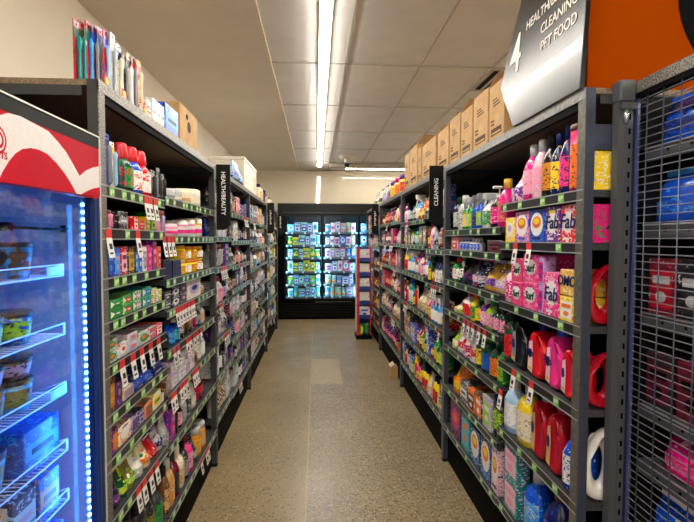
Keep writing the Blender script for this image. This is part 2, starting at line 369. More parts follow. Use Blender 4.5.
        parts = [('carton_body', B), ('flap', K), ('carton_print', Lb)]
    CACHE[key] = [(n, m.mesh(n)) for n, m in parts if m.v]
    return CACHE[key]
CAT = dict(box='box', packs='box', bottle='bottle', mouthwash='bottle', trigger='spray bottle', pump='pump bottle', can='can', canister='canister', jar='jar', tub='tub', roll='roll', pouch='pouch', bag='bag', card='blister pack', jug='jug', carton='carton')
NAM = dict(box='product_carton', packs='tray_pack', bottle='bottle', mouthwash='mouthwash_bottle', trigger='spray_bottle', pump='pump_bottle', can='aerosol_can', canister='canister', jar='jar', tub='tub', roll='paper_roll', pouch='stand_up_pouch', bag='bag', card='blister_pack', jug='laundry_jug', carton='cardboard_carton')
ALLP = []   # every product, for the descriptions at the end
def product(kind, loc, rz, w, d, h, c1, c2, c3, noun, where, style='panel', group=None, rows=None, txt=None):
    r = thing(NAM[kind], None, CAT[kind], loc, rz)
    for n, me in build(kind, w, d, h, c1, c2, c3, style): link(n, me, r)
    if txt:
        s, size, mc, zz = txt
        if kind == 'jug': lettering(r, s, size, plain(mc), (w*.475+.0030, -d*.27, h*zz*.8), (PI/2, 0, PI/2), bold=.0006)
        else: lettering(r, s, size, plain(mc), (0, -d/2-.0030, h*zz), (PI/2, 0, 0), bold=.0008, shear=.15)
    ALLP.append((r, noun, where)); return r
def onshelf(side, px0, px1, ytop, z, kind, c1, c2, c3, noun, where, n=1, d=None, style='panel', stack=1, inset=.014, txt=None, h=None, gap=.94, top=9):
    "things on a shelf, measured from where their edges stand in the photograph on the shelf-front plane"
    X = XL if side == 'L' else XR; sg = -1 if side == 'L' else 1
    Y0, Y1 = sorted((at(px0, 250, X)[1], at(px1, 250, X)[1]))
    ym = (Y0+Y1)/2; pm = (px0+px1)/2
    H = min(h or (at(pm, ytop, X + sg*inset)[2] - z), top - z)
    w = (Y1-Y0)/n
    if kind == 'roll' or kind == 'canister': d0 = w*.92
    elif kind in ('can', 'jar', 'bottle', 'mouthwash', 'trigger', 'pump', 'tub'): d0 = min(w, .09)
    elif kind == 'jug': d0 = .20
    elif kind == 'card': d0 = .025
    else: d0 = min(.16, max(.05, w*1.2))
    dd = d or d0; hs = H/stack
    for i in range(n):
        for k in range(stack):
            if kind == 'jug': product(kind, (X + sg*(inset + .05), Y0 + w*(i+.5), z + .001), PI if side == 'R' else 0, .09, w*.97, hs-.002, c1, c2, c3, noun, where, style, txt=txt); continue
            product(kind, (X + sg*(inset + dd/2), Y0 + w*(i+.5), z + k*hs + .001), PI/2 if side == 'L' else -PI/2, w*gap, dd, hs-.002, c1, c2, c3, noun, where, style, txt=txt)
# ------------------------------------------------------------------ the room
WALLM = noisy('painted_wall', 'd6ccb8', 'ddd3bf', 2.2, .6, 0, 4)
m, N, L_, b = nodes('gloss_back_wall'); b.inputs['Base Color'].default_value = lin('d9cdb4'); b.inputs['Roughness'].default_value = .12; b.inputs['Specular IOR Level'].default_value = .6
tcb = N.new('ShaderNodeTexCoord'); nb = N.new('ShaderNodeTexNoise'); nb.inputs['Scale'].default_value = 3; L_.new(tcb.outputs['Object'], nb.inputs['Vector'])
rb = N.new('ShaderNodeMapRange'); rb.inputs[3].default_value = .035; rb.inputs[4].default_value = .06; L_.new(nb.outputs[0], rb.inputs[0]); L_.new(rb.outputs[0], b.inputs['Roughness'])
GLOSSW = m
TILE = noisy('ceiling_tile', 'd9d5ce', 'e0dcd5', 5, .75, 0, 6)
PLAST = noisy('plaster_ceiling', 'ddd5c6', 'e3dbcc', 3, .65, 0, 4)
TBAR = plain('b9b0a4', .5, 0, 'ceiling_bar')
struct('floor', MB().box(-1.4, 3.6, -3.2, BACK, -.05, 0, floor_mat()))
struct('wall_left', MB().box(-1.5, -1.4, -3.2, BACK, 0, CEIL, WALLM))
struct('wall_right', MB().box(3.6, 3.7, -3.2, BACK, 0, CEIL, WALLM))
struct('wall_back', MB().box(-1.5, 3.7, BACK, BACK+.1, 0, CEIL, GLOSSW))
struct('wall_front', MB().box(-1.5, 3.7, -3.3, -3.2, 0, CEIL, WALLM))
EDGE = -.375
cl = MB().box(-1.5, EDGE, -3.3, BACK+.1, CEIL, CEIL+.05, PLAST).box(EDGE, 3.7, -3.3, BACK+.1, CEIL+.012, CEIL+.05, TILE)
struct('ceiling', cl)
struct('trim_1', MB().box(EDGE, EDGE+.022, -3.2, BACK, CEIL-.004, CEIL+.012, plain('e8dcc4', .4, 0, 'pale_edge_trim')))
bars = MB()
for x in (.24, .84, 1.44, 2.04, 2.64, 3.24): bars.box(x-.009, x+.009, -3.2, BACK, CEIL+.004, CEIL+.012, TBAR)
for k in range(-5, 5):
    y = 3.87 + 1.19*k; bars.box(EDGE+.022, 3.6, y-.008, y+.008, CEIL+.005, CEIL+.0121, TBAR)
struct('trim_2', bars)
struct('trim_3', MB().box(.24, 3.6, 8.78, 8.9, CEIL-.06, CEIL+.004, plain('b3a794', .5, 0, 'bulkhead_trim')))
struct('trim_4', MB().box(-.063, -.057, -3.2, 8.9, 0, .0006, plain('b5a688', .5, 0, 'floor_joint_filler')))
pa = noisy('floor_patch', '978664', 'a99774', 30, .4, 0, 6)
struct('trim_5', MB().poly([(0, 0), (.33, 0), (.33, 1.04), (0, 1.04)], .0008, pa, 1, 0))
bpy.data.objects['trim_5'].rotation_euler = (-PI/2, 0, 0); bpy.data.objects['trim_5'].location = (-.055, 4.89, .0008)
# lights
LEDW = emit('lit_diffuser', (1, .945, .865, 1), 44)
HOUS = plain('d8d6cf', .4, 0, 'lamp_housing')
def strip(name, label, x0, x1, y0, y1, z, group=None):
    t = thing(name, label, 'ceiling light', ((x0+x1)/2, (y0+y1)/2, z), 0, group)
    hx, hy = (x1-x0)/2, (y1-y0)/2
    link('housing', MB().box(-hx-.003, hx+.003, -hy-.003, hy+.003, .0021, .034, HOUS).mesh('housing'), t)
    link('diffuser', MB().bbox(-hx, hx, -hy, hy, -.008, .002, LEDW, .004).mesh('diffuser'), t)
xs = at(326.5, 0, CEIL-.02, 2)[0]
strip('strip_light', 'long white linear ceiling light running down the middle of the aisle', xs-.036, xs+.036, -2.6, 9.0, CEIL-.022)
strip('strip_light', 'white tube light crossing the ceiling in front of the back wall', .56, 3.3, 9.06, 9.11, CEIL-.05)
strip('strip_light', 'added unseen fill light over the neighbouring aisle behind the stacked cartons', 2.55, 2.62, -2.6, 8.2, CEIL-.045)  # added as fill from the right, hidden by the cartons
strip('strip_light', 'added unseen fill light crossing the shop behind the camera', -1.2, 3.3, -2.80, -2.70, CEIL-.03)  # added out of view to brighten near surfaces facing the camera
# vent
vx = at(488, 80, CEIL, 2)
t = thing('ceiling_vent', 'square air vent with black slots in ceiling above stacked cartons', 'vent', (1.62, 4.15, CEIL-.004))
link('frame', MB().box(-.19, .19, -.29, .29, 0, .012, plain('b9aea0', .5, 0, 'vent_frame')).mesh('frame'), t)
for k in range(4): link('slot', MB().box(-.15+k*.08, -.105+k*.08, -.24, .24, -.003, 0, BLACKM).mesh('slot'), t)
# security camera
t = thing('security_camera', 'small white dome security camera hanging under the ceiling near back wall', 'camera', (.52, 8.1, CEIL-.008))
link('mount', MB().loft([(-.012, .13, .13), (.02, .14, .14)], plain('cfc7b8'), 24).mesh('mount'), t)
link('stem', MB().loft([(-.10, .035, .035), (-.012, .04, .04)], plain('cfc7b8'), 16).mesh('stem'), t)
link('lens_dome', MB().loft([(-.155, .012, .012), (-.15, .03, .03), (-.13, .045, .045), (-.10, .048, .048)], BLACKG, 16).mesh('lens_dome'), t)
# ------------------------------------------------------------------ shelving
BL, PL = 1.5045, 1.6246      # first left post, bay length
BR, PR = 1.4786, 1.6331
def yl(i): return BL + PL*i
def yr(i): return BR + PR*i
PW = .042
ORD = ['top', 'second', 'third', 'fourth', 'fifth', 'sixth', 'seventh', 'eighth', 'bottom']
RK = ['first', 'second', 'third', 'last']
def price_ticket(): return CACHE.setdefault('tick', MB().box(-.019, .019, -.0012, 0, -.014, .014, TICK).box(-.013, -.002, -.0018, -.0012, -.008, .008, TICKW).box(.002, .014, -.0018, -.0012, -.002, .009, TICKW).mesh('price_ticket'))
def promo_tag(): 
    if 'tag' not in CACHE:
        m = MB(); m.box(-.021, .021, -.0022, -.0008, -.012, .016, TAGR); m.add([(-.021, -.0022, -.012), (.021, -.0022, -.012), (.021, -.012, -.075), (-.021, -.012, -.075), (-.021, -.0008, -.012), (.021, -.0008, -.012), (.021, -.0106, -.075), (-.021, -.0106, -.075)], [(0, 3, 2, 1), (4, 5, 6, 7), (0, 4, 7, 3), (1, 2, 6, 5), (3, 7, 6, 2)], TAGW)
        m.add([(-.011, -.0061, -.03), (.011, -.0061, -.03), (.011, -.009, -.048), (-.011, -.009, -.048)], [(0, 3, 2, 1)], TAGK)
        m.add([(-.014, -.0104, -.058), (.010, -.0104, -.058), (.010, -.0113, -.064), (-.014, -.0113, -.064)], [(0, 3, 2, 1)], TAGK)
        CACHE['tag'] = m.mesh('promo_tag')
    return CACHE['tag']
def bay(side, i, shelves, label):
    "one bay: posts, top deck, back panel, kick plate, shelves [(y0, y1, z, tickets, tags)]"
    X = XL if side == 'L' else XR; sg = -1 if side == 'L' else 1
    y0 = yl(i) if side == 'L' else yr(i); P = PL if side == 'L' else PR
    t = thing('shelving_bay', label, 'shelving', (X, y0, 0))
    dep = .62
    def S(a, b): return sorted((sg*a, sg*b))   # distances in from the shelf front
    def post(yy, nm='post'):
        m = MB(); m.box(*S(0, .003), yy, yy+PW, .02, TOP, GALVP if side == 'R' else ZINC if i == 0 else STEEL); m.box(*S(.003, .034), yy, yy+.003, .02, TOP, STEEL if side == 'L' else STEELB)
        m.box(*S(0, .034), yy, yy+.03, 0, .02, RUB); o = link(nm, m.mesh(nm), t)
        m = MB(); m.box(*S(dep-.04, dep), yy, yy+.003, .02, TOP, STEEL); m.box(*S(dep-.003, dep), yy, yy+PW, .02, TOP, STEEL); link('rear_post', m.mesh('rear_post'), t)
    post(0)
    if i == 3: post(P)
    m = MB(); m.box(*S(.004, dep), .004, P-.002, TOP-.018, TOP, CHIP); link('top_board', m.mesh('top_board'), t)
    m = MB(); m.box(*S(-.001, .004), 0, P-.001, TOP-.034, TOP+.001, ZINC if side == 'L' else GALV); m.box(*S(.004, .02), PW, P-.001, TOP-.06, TOP-.034, BLACKM); link('edge_beam', m.mesh('edge_beam'), t)
    m = MB(); m.box(*S(.05, dep-.05), .0, .0035, TOP-.05, TOP-.019, STEEL); link('end_beam', m.mesh('end_beam'), t)
    m = MB(); m.box(*S(.40, .41), .006, P-.002, .1, TOP-.02, BACKM); link('back_panel', m.mesh('back_panel'), t)
    m = MB(); m.box(*S(.035, .045), .0, P-.001, .002, .225, BLACKM); link('kick_plate', m.mesh('kick_plate'), t)
    if side == 'R' and i == 0:
        m = MB(); m.box(*S(.034, .40), 0, .003, 1.79, 1.87, STEELB); link('end_brace', m.mesh('end_brace'), t)
    for a, b, z, tk, tg in shelves:
        a -= y0; b -= y0; a = max(a, .004)
        m = MB(); m.box(*S(.008, .40), a, b, z-.022, z, STEEL if side == 'L' else STEEL)
        m.box(*S(.001, .008), a, b, z-.032, z+.002, RAIL); m.box(*S(-.001, .001), a, b, z-.034, z-.030, EDGEM)
        m.box(*S(-.001, .001), a, b, z-.001, z+.003, EDGEM)
        sh = link('shelf', m.mesh('shelf'), t)
        rz = PI/2 if side == 'L' else -PI/2
        def put(name, me, y): o = link(name, me, sh, (sg*0.0008, y-y0, z-.016)); o.rotation_euler = (0, 0, rz)
        tgy = [at(p, 250, X)[1] for p in tg]
        for p in tk:
            if all(abs(p-q) > .04 for q in tgy): put('price_ticket', price_ticket(), p)
        for q in tgy: put('promo_tag', promo_tag(), q)
    return t
def ticks(a, b, step, jit=.02): 
    r = []; y = a + step*.4
    while y < b-.05: r.append(y + random.uniform(-jit, jit)); y += step*random.uniform(.75, 1.4)
    return r
ml, mr = 2.13, 2.166
ZLA = [1.668, 1.533, 1.375, 1.235, 1.093, .935, .79, .588, .25]
ZLB = [1.685, 1.515, 1.32, 1.18, 1.0, .80, .565, .25]
TGA = [[147, 151, 156], [109, 138], [], [], [120, 131, 140, 149, 157], [], [], [134, 140, 147, 153], []]
TGB = [[], [164.5, 169, 173], [], [176, 179, 182, 185, 188, 191, 193], [173, 177, 186, 189, 193, 196, 200], [179, 182, 185, 192, 194, 196, 170, 173], [], [199, 204, 206]]
sh = [(BL, ml-.01, z, ticks(BL+.05, ml, .10), TGA[k]) for k, z in enumerate(ZLA)] + [(ml, yl(1)-.003, z, ticks(ml, yl(1), .1), TGB[k]) for k, z in enumerate(ZLB)]
bay('L', 0, sh, 'nearest shelving bay on left wall, stocked with dental care and toiletries')
ZRA = [1.662, 1.49, 1.217, .94, .625, .275]
ZRB = [1.56, 1.437, 1.24, 1.045, .808, .535, .268]
TRA = [[], [515.5, 529], [], [516, 534], [], []]
TRB = [[], [], [], [465, 469.5, 474, 480, 486], [503], [], []]
sh = [(BR, mr-.004, z, ticks(BR+.1, mr, .14, .03), TRA[k]) for k, z in enumerate(ZRA)] + [(mr, yr(1)-.003, z, ticks(mr, yr(1), .16, .03), TRB[k]) for k, z in enumerate(ZRB)]
bay('R', 0, sh, 'nearest shelving bay on right, stocked with laundry detergents')
GEN = []
def genbay(side, i, za, zb, label, mid):
    y0, y1 = (yl(i), yl(i+1)) if side == 'L' else (yr(i), yr(i+1)); ym = y0 + (y1-y0)*mid
    X = XL if side == 'L' else XR
    def tg(a, b):
        if random.random() < .45:
            q = random.uniform(a+.1, b-.25); return [pxof(X, q+.06*k) for k in range(random.choice((1, 2, 3, 4))) if q+.06*k < b-.06]
        return []
    sh = [(y0, ym-.004, z, ticks(y0+.06, ym, .14), tg(y0, ym)) for z in za] + [(ym, y1-.003, z, ticks(ym, y1, .14), tg(ym, y1)) for z in zb]
    bay(side, i, sh, label)
    GEN.append((side, i, y0+.05, ym-.01, za, 'near')); GEN.append((side, i, ym+.005, y1-.01, zb, 'far'))
def pxof(X, Y):
    d = np.array([X, Y, 0.]); z = d @ FWD; return 347 + F*(d @ RGT)/z
genbay('L', 1, [1.72, 1.52, 1.31, 1.06, .82, .57, .30], [1.71, 1.49, 1.29, 1.10, .90, .70, .50, .28], 'second shelving bay on left, behind the HEALTH/BEAUTY sign', .38)
genbay('L', 2, [1.70, 1.46, 1.20, .93, .70, .48, .27], [1.68, 1.44, 1.22, .98, .74, .50, .27], 'third shelving bay on left, below the white foam carton', .5)
genbay('L', 3, [1.68, 1.42, 1.16, .90, .64, .36], [1.70, 1.46, 1.22, .94, .62, .3], 'farthest shelving bay on left, next to the display fridges', .5)
genbay('R', 1, [1.70, 1.43, 1.17, .88, .60, .28], [1.667, 1.455, 1.20, .90, .58, .28], 'second shelving bay on right, behind the CLEANING sign', .37)
genbay('R', 2, [1.70, 1.46, 1.20, .92, .64, .30], [1.70, 1.46, 1.20, .92, .64, .30], 'third shelving bay on right, with yellow jars on top', .5)
genbay('R', 3, [1.66, 1.40, 1.10, .80, .5, .25], [1.66, 1.40, 1.10, .80, .5, .25], 'farthest shelving bay on right, beside the tissue display stand', .5)
# ------------------------------------------------------------------ products of the nearest left bay (near half, then far half)
W_ = lambda i, n, half, side: '%s shelf, %s half of nearest %s bay' % ('bottom' if i == n-1 else ORD[i], half, side)
def rows(side, zs, half, table):
    for i, items in enumerate(table):
        for it in items:
            a, b_, yt, kind, c1, c2, c3, noun = it[:8]; kw = dict(it[8]) if len(it) > 8 else {}
            z = zs[i]
            kw['top'] = (TOP-.065 if i == 0 else zs[i-1]-.038)
            if 'up' in kw: z = z + kw.pop('up')
            onshelf(side, a, b_, yt, z, kind, c1, c2, c3, noun, W_(i, len(zs), half, 'left' if side == 'L' else 'right'), **kw)
rows('L', ZLA, 'near', [
 [(105,109.5,143,'card','tan','orange','brown','orange-brown hanging card'), (110,116.5,134,'card','cream','grey','tan','cream toothbrush card with grey top'), (117,122.5,137,'card','blue','navy','grey','blue toothbrush card'), (123,127,145,'card','white','yellow','pale_blue','white toothbrush card with yellow tip'),
  (128,132.5,147,'mouthwash','dark_green','dark','crimson','dark mouthwash bottle with red cap'),(133,142,146,'mouthwash','dark_green','green','red','green mouthwash bottle with red cap'), (142.5,150.5,150,'mouthwash','blue','white','red','blue mouthwash bottle with red cap'), (151,158.5,154,'mouthwash','red','white','red','red mouthwash bottle with red cap'),
  (160,164.5,172,'card','dark','grey','charcoal','dark grey hanging card')],
 [(105,109.5,208,'card','red','blush','pink','red and pink floss card'),(110,115,208,'card','red','white','crimson','red toothbrush refill card'),(115.5,123,210,'card','white','red','rose','white card with round red label'),(123.5,133,212,'box','black','grey','white','black carton',{'style':'band'}),(133.5,138,214,'card','red','white','crimson','red card with white squares'),(138.5,142.5,217,'box','red','white','crimson','small red carton'),(143,149,220,'box','orange','red','blush','orange floss carton'),(149.5,154.5,217,'box','yellow','gold','white','yellow carton'),(155,159.5,213,'box','green','lime','dark_green','green carton'),(160,164.5,217,'card','red','pink','blush','pink and red card')],
 [(106,112,247,'box','navy','blue','white','navy toothpaste carton'),(112,118,247,'box','navy','blue','sky','navy toothpaste carton'),(118.5,124.5,247,'box','blue','sky','lilac','blue toothpaste carton'),(125,131.5,246,'box','crimson','blush','maroon','dark red toothpaste carton'),(132,138.5,246,'box','black','gold','olive','black and gold toothpaste carton'),(139,141.5,247,'box','navy','sky','white','thin navy carton'),(142,146,246,'box','sky','blue','white','bright blue toothpaste carton'),(146.5,150.5,246,'box','white','grey','silver','white toothpaste carton'),(151,155.5,245,'box','pink','magenta','rose','pink toothpaste carton'),(156,160.5,238,'box','purple','crimson','rose','tall purple-red carton'),(161,164.5,246,'box','orange','red','white','orange and red carton')],
 [(107.5,112.5,299,'box','green','white','red','green toothpaste carton',{'stack':2,'style':'chevron'}),(113,125,298,'box','green','dark_green','green','green toothpaste carton with white wedge',{'stack':2,'style':'chevron'}),(125.5,135,294,'box','green','lime','red','green toothpaste carton with red label',{'stack':2,'style':'chevron'}),(135.5,144.5,290,'box','green','white','rose','green and white toothpaste carton',{'stack':2,'style':'chevron'}),(145,154.5,286,'box','green','sky','blue','green toothpaste carton with blue label',{'stack':2,'style':'chevron'}),(155,160,287,'box','lime','white','red','pale green toothpaste carton',{'stack':2}),(160.5,164.5,288,'box','white','lime','tan','white and green carton',{'stack':2})],
 [(108.5,120,338,'box','silver','green','orange','silver-green toothpaste carton',{'stack':2,'style':'oval'}),(121,130,341,'box','silver','white','red','silver toothpaste carton',{'style':'oval'}),(130.5,140,331,'box','silver','lilac','orange','silver-blue toothpaste carton',{'stack':2,'style':'oval'}),(140.5,151,330,'box','silver','green','orange','silver toothpaste carton with green flash',{'style':'oval'}),(151.5,158,325,'box','silver','red','grey','silver and red carton',{'stack':2}),(158.5,164.5,322,'box','red','white','crimson','bright red carton')],
 [(109.5,117,376,'box','maroon','amber','gold','maroon and gold carton'),(117.5,124,380,'box','purple','maroon','lilac','purple carton',{'style':'oval'}),(124.5,135.5,385,'box','cream','lilac','tan','cream vitamin carton'),(136,145.5,378,'packs','blue','navy','white','royal blue tray of sachets'),(146,155,371,'packs','blue','navy','white','royal blue tray of sachets'),(155.5,164.5,362,'packs','navy','blue','white','dark blue tray of sachets')],
 [(113,119,428,'box','purple','orange','amber','purple and orange carton'),(119.5,132,422,'box','cream','orange','purple','white and orange carton',{'style':'burst'}),(132.5,139,415,'box','lilac','charcoal','purple','grey-lilac carton'),(139.5,145.5,408,'box','charcoal','lilac','navy','dark lilac carton'),(146,154,400,'box','tan','red','green','tan and red carton'),(154.5,162,390,'box','cream','yellow','green','cream carton with yellow top',{'style':'band'}),(162.3,165,392,'box','grey','white','lilac','grey carton')],
 [(115,121.5,472,'pouch','dark','purple','rose','black and purple pouch'),(122,130,466,'pouch','dark_green','lime','yellow','dark green pouch with yellow label'),(130.5,138,458,'pouch','olive','lime','white','olive green pouch'),(138.5,145.5,450,'pouch','white','silver','lime','white pouch'),(146,153,440,'pouch','cream','orange','green','cream pouch with orange label'),(153.5,159.5,434,'pouch','crimson','red','white','dark red pouch'),(160,165,426,'pouch','silver','navy','purple','silver pouch with navy print')],
 [(122,130,512,'bottle','dark','charcoal','grey','black bottle'),(131,139,505,'bottle','charcoal','dark','black','charcoal bottle'),(140,148,497,'jar','dark','charcoal','black','black jar'),(149,157,488,'bottle','dark','olive','black','black bottle with olive label'),(158,164.5,480,'bottle','charcoal','green','black','charcoal bottle with green label')],
])
rows('L', ZLB, 'far', [
 [(166,169,170,'card','grey','dark','charcoal','grey hanging card'),(170,173,176,'card','charcoal','grey','dark','charcoal hanging card'),(175,181,190,'roll','silver','grey','silver','grey tissue roll'),(182,188,191,'roll','silver','cream','silver','silver tissue roll'),(190,197,191,'roll','cream','tan','cream','cream tissue roll'),(199,206.5,191,'roll','cream','cream','white','cream tissue roll with pale band')],
 [(166,173,211,'card','rose','red','lilac','pink hair-tie card with lilac bubble'),(175,185,224,'roll','blush','pink','rose','pink striped roll'),(186,194,221,'roll','white','pink','rose','white roll with pink bands'),(194.5,200.5,220,'roll','white','pink','rose','white roll with pink bands'),(201,207.5,219,'roll','white','pink','yellow','white roll with pink and yellow bands')],
 [(166,175,259,'box','black','navy','dark','black carton with navy side',{'d':.10}),(175.5,184,259,'box','black','navy','charcoal','black carton',{'d':.10}),(185,190.5,245,'jar','yellow','amber','gold','yellow jar with amber lid',{'stack':2}),(191,196,246,'jar','yellow','white','amber','yellow jar with white base',{'stack':2}),(196.5,201.5,246,'jar','yellow','amber','orange','yellow jar with orange lid',{'stack':2}),(202,207.5,246,'jar','amber','white','gold','amber jar with white label',{'stack':2}),(166,171,247,'jar','yellow','gold','amber','small yellow jar',{'up':.075,'inset':.12}),(172,178,246,'jar','yellow','gold','amber','small yellow jar',{'up':.075,'inset':.12}),(178.5,184,246,'jar','amber','gold','amber','small amber jar',{'up':.075,'inset':.12})],
 [(166,174,290,'box','black','charcoal','silver','black hair-colour carton',{'stack':2}),(174.5,182,286,'box','black','white','dark','black hair-colour carton with white oval',{'stack':2,'style':'oval'}),(182.5,189,283,'box','dark','charcoal','rose','dark hair-colour carton',{'stack':2,'style':'oval'}),(189.5,203,275,'box','cream','lilac','navy','white display carton with small pictures',{'style':'oval'}),(203.5,207.5,280,'bottle','grey','tan','brown','grey-brown bottle')],
 [(168,172.5,325,'bottle','black','dark','black','black bottle'),(173,179,318,'bottle','blue','sky','dark','blue bottle with black cap'),(179.5,183,316,'bottle','blue','aqua','white','sky blue bottle'),(184,188,310,'can','black','white','dark','black spray can with white label'),(188.5,192,306,'can','dark','brown','tan','dark spray can'),(192.5,195.5,303,'can','dark','tan','brown','brown-flecked can'),(196,200,300,'card','blush','rose','magenta','pale pink razor card'),(200.5,203.5,302,'bottle','charcoal','grey','black','charcoal bottle'),(204,207.5,300,'bottle','silver','tan','silver','tall silver bottle')],
 [(167,172,368,'box','brown','grey','tan','brown-grey carton'),(172.5,179,358,'box','lilac','white','silver','pale lilac carton',{'stack':2}),(179.5,186,350,'box','silver','white','lilac','pale silver carton',{'stack':2}),(186.5,191.5,345,'box','white','lilac','silver','white cotton pad carton',{'stack':2}),(192,196,340,'box','blush','white','silver','blush white carton'),(196.5,199.5,344,'bottle','amber','brown','dark','amber bottle'),(200,203.5,330,'bottle','silver','white','grey','tall clear bottle'),(204,207.5,326,'bottle','silver','white','white','tall white bottle')],
 [(167,171,412,'pouch','silver','grey','white','silver pouch'),(171.5,176,406,'box','purple','magenta','lilac','purple carton'),(176.5,180,400,'bottle','dark_green','black','black','dark green bottle'),(180.5,184,396,'bottle','black','rose','white','black bottle with pink label'),(184.5,189,388,'bottle','silver','grey','white','silver bottle'),(189.5,193.5,383,'bottle','silver','charcoal','black','silver bottle with black cap'),(194,199,374,'bag','white','cream','silver','white bag of cotton balls'),(199.5,207.5,361,'bag','maroon','crimson','magenta','dark red bag')],
 [(167,171,466,'bottle','brown','tan','dark','brown bottle'),(171.5,176,458,'bottle','tan','amber','white','tan bottle with amber label'),(176.5,181,450,'bottle','maroon','dark','dark','maroon bottle'),(181.5,186,444,'bottle','cream','tan','white','cream bottle'),(186.5,190,440,'bottle','dark','grey','black','black bottle'),(190.5,194.5,434,'bottle','pink','rose','maroon','pink bottle'),(195,198.5,430,'pouch','charcoal','silver','black','charcoal pouch'),(199,203,426,'jar','amber','gold','silver','amber jar with silver lid'),(203.5,207.5,420,'jar','amber','tan','silver','honey-coloured jar')],
])
rows('R', ZRA, 'near', [
 [(560,571.5,127,'canister','magenta','orange','brown','tall magenta canister with brown lid'),(551,559.5,128,'bottle','navy','pink','navy','navy softener bottle with pink flowers'),(543,550.5,136,'bottle','navy','yellow','navy','navy softener bottle with yellow flowers'),(533.5,542.5,137,'bottle','black','amber','black','black softener bottle with gold flowers'),(525,533,142,'bottle','blush','rose','silver','pale pink softener bottle'),(516,524.5,147,'bottle','magenta','rose','silver','magenta softener bottle'),(502.5,515.5,168,'pouch','blush','purple','white','pale pink pouch with purple picture')],
 [(556,571.5,204,'box','red','white','rose','large red powder carton',{'style':'burst','txt':('Fab',.072,'navy',.55)}),(541,555.5,207,'box','purple','white','yellow','purple powder carton',{'style':'burst','txt':('Fab',.068,'navy',.55)}),(525.5,540.5,210,'box','blue','navy','sky','blue washing powder carton with orange disc',{'style':'sun'}),(511.5,525,212,'box','rose','blue','navy','pink washing powder carton with orange disc',{'style':'sun'}),(502,511,218,'box','yellow','white','lilac','small yellow carton',{'style':'oval'})],
 [(556.5,571,269,'box','gold','cream','orange','golden carton with navy lettering',{'up':.09,'style':'none','d':.12,'txt':('OMO',.05,'navy',.55)}),(556.5,571,308,'box','yellow','white','orange','yellow and white carton beneath golden carton',{'d':.12,'h':.088}),(541,556,272,'box','pink','white','rose','tall pink powder carton',{'style':'burst','txt':('Fab',.072,'navy',.5)}),(535.5,540.5,256,'box','lilac','magenta','purple','lilac carton',{'stack':2}),(520,535,254,'box','pink','rose','magenta','bright pink powder carton',{'stack':2,'style':'burst','txt':('Surf',.046,'dark_green',.5)}),(508.5,519.5,258,'box','pink','orange','magenta','smaller pink powder carton',{'stack':2,'style':'burst','txt':('Surf',.04,'dark_green',.5)}),(500,508,262,'bottle','blush','magenta','white','white and pink bottle')],
 [(557,571.5,340,'jug','red','blush','silver','red liquid jug with clear cap'),(541.5,556.5,326,'jug','pink','blush','blue','pink jug with blue cap',{'txt':('Fab',.045,'navy',.55)}),(523.5,540,322,'jug','red','blush','navy','orange-red jug with navy cap',{'txt':('Fab',.045,'navy',.55)}),(507.5,522,308,'jug','black','grey','black','black liquid jug'),(500.5,507,306,'bottle','dark_green','red','black','dark green bottle')],
 [(559,571.5,424,'bottle','blue','white','charcoal','bright blue liquid bottle with white label',{'d':.12}),(543.5,558,403,'jug','crimson','tan','crimson','dark red liquid jug'),(528,542.5,388,'jug','crimson','tan','silver','dark red liquid jug'),(512,527,381,'bottle','yellow','cream','grey','yellow softener bottle with grey cap',{'d':.1}),(500.5,511.5,376,'bottle','pale_blue','white','silver','pale blue softener bottle',{'d':.09})],
 [(541,556,486,'bottle','navy','blue','brown','navy liquid bottle with brown cap',{'d':.12}),(521,535,470,'bottle','blue','sky','silver','royal blue bottle with clear cap',{'d':.11}),(504.5,518,442,'box','teal','blush','rose','teal powder carton with pale front',{'stack':2,'style':'panel','d':.06})],
])
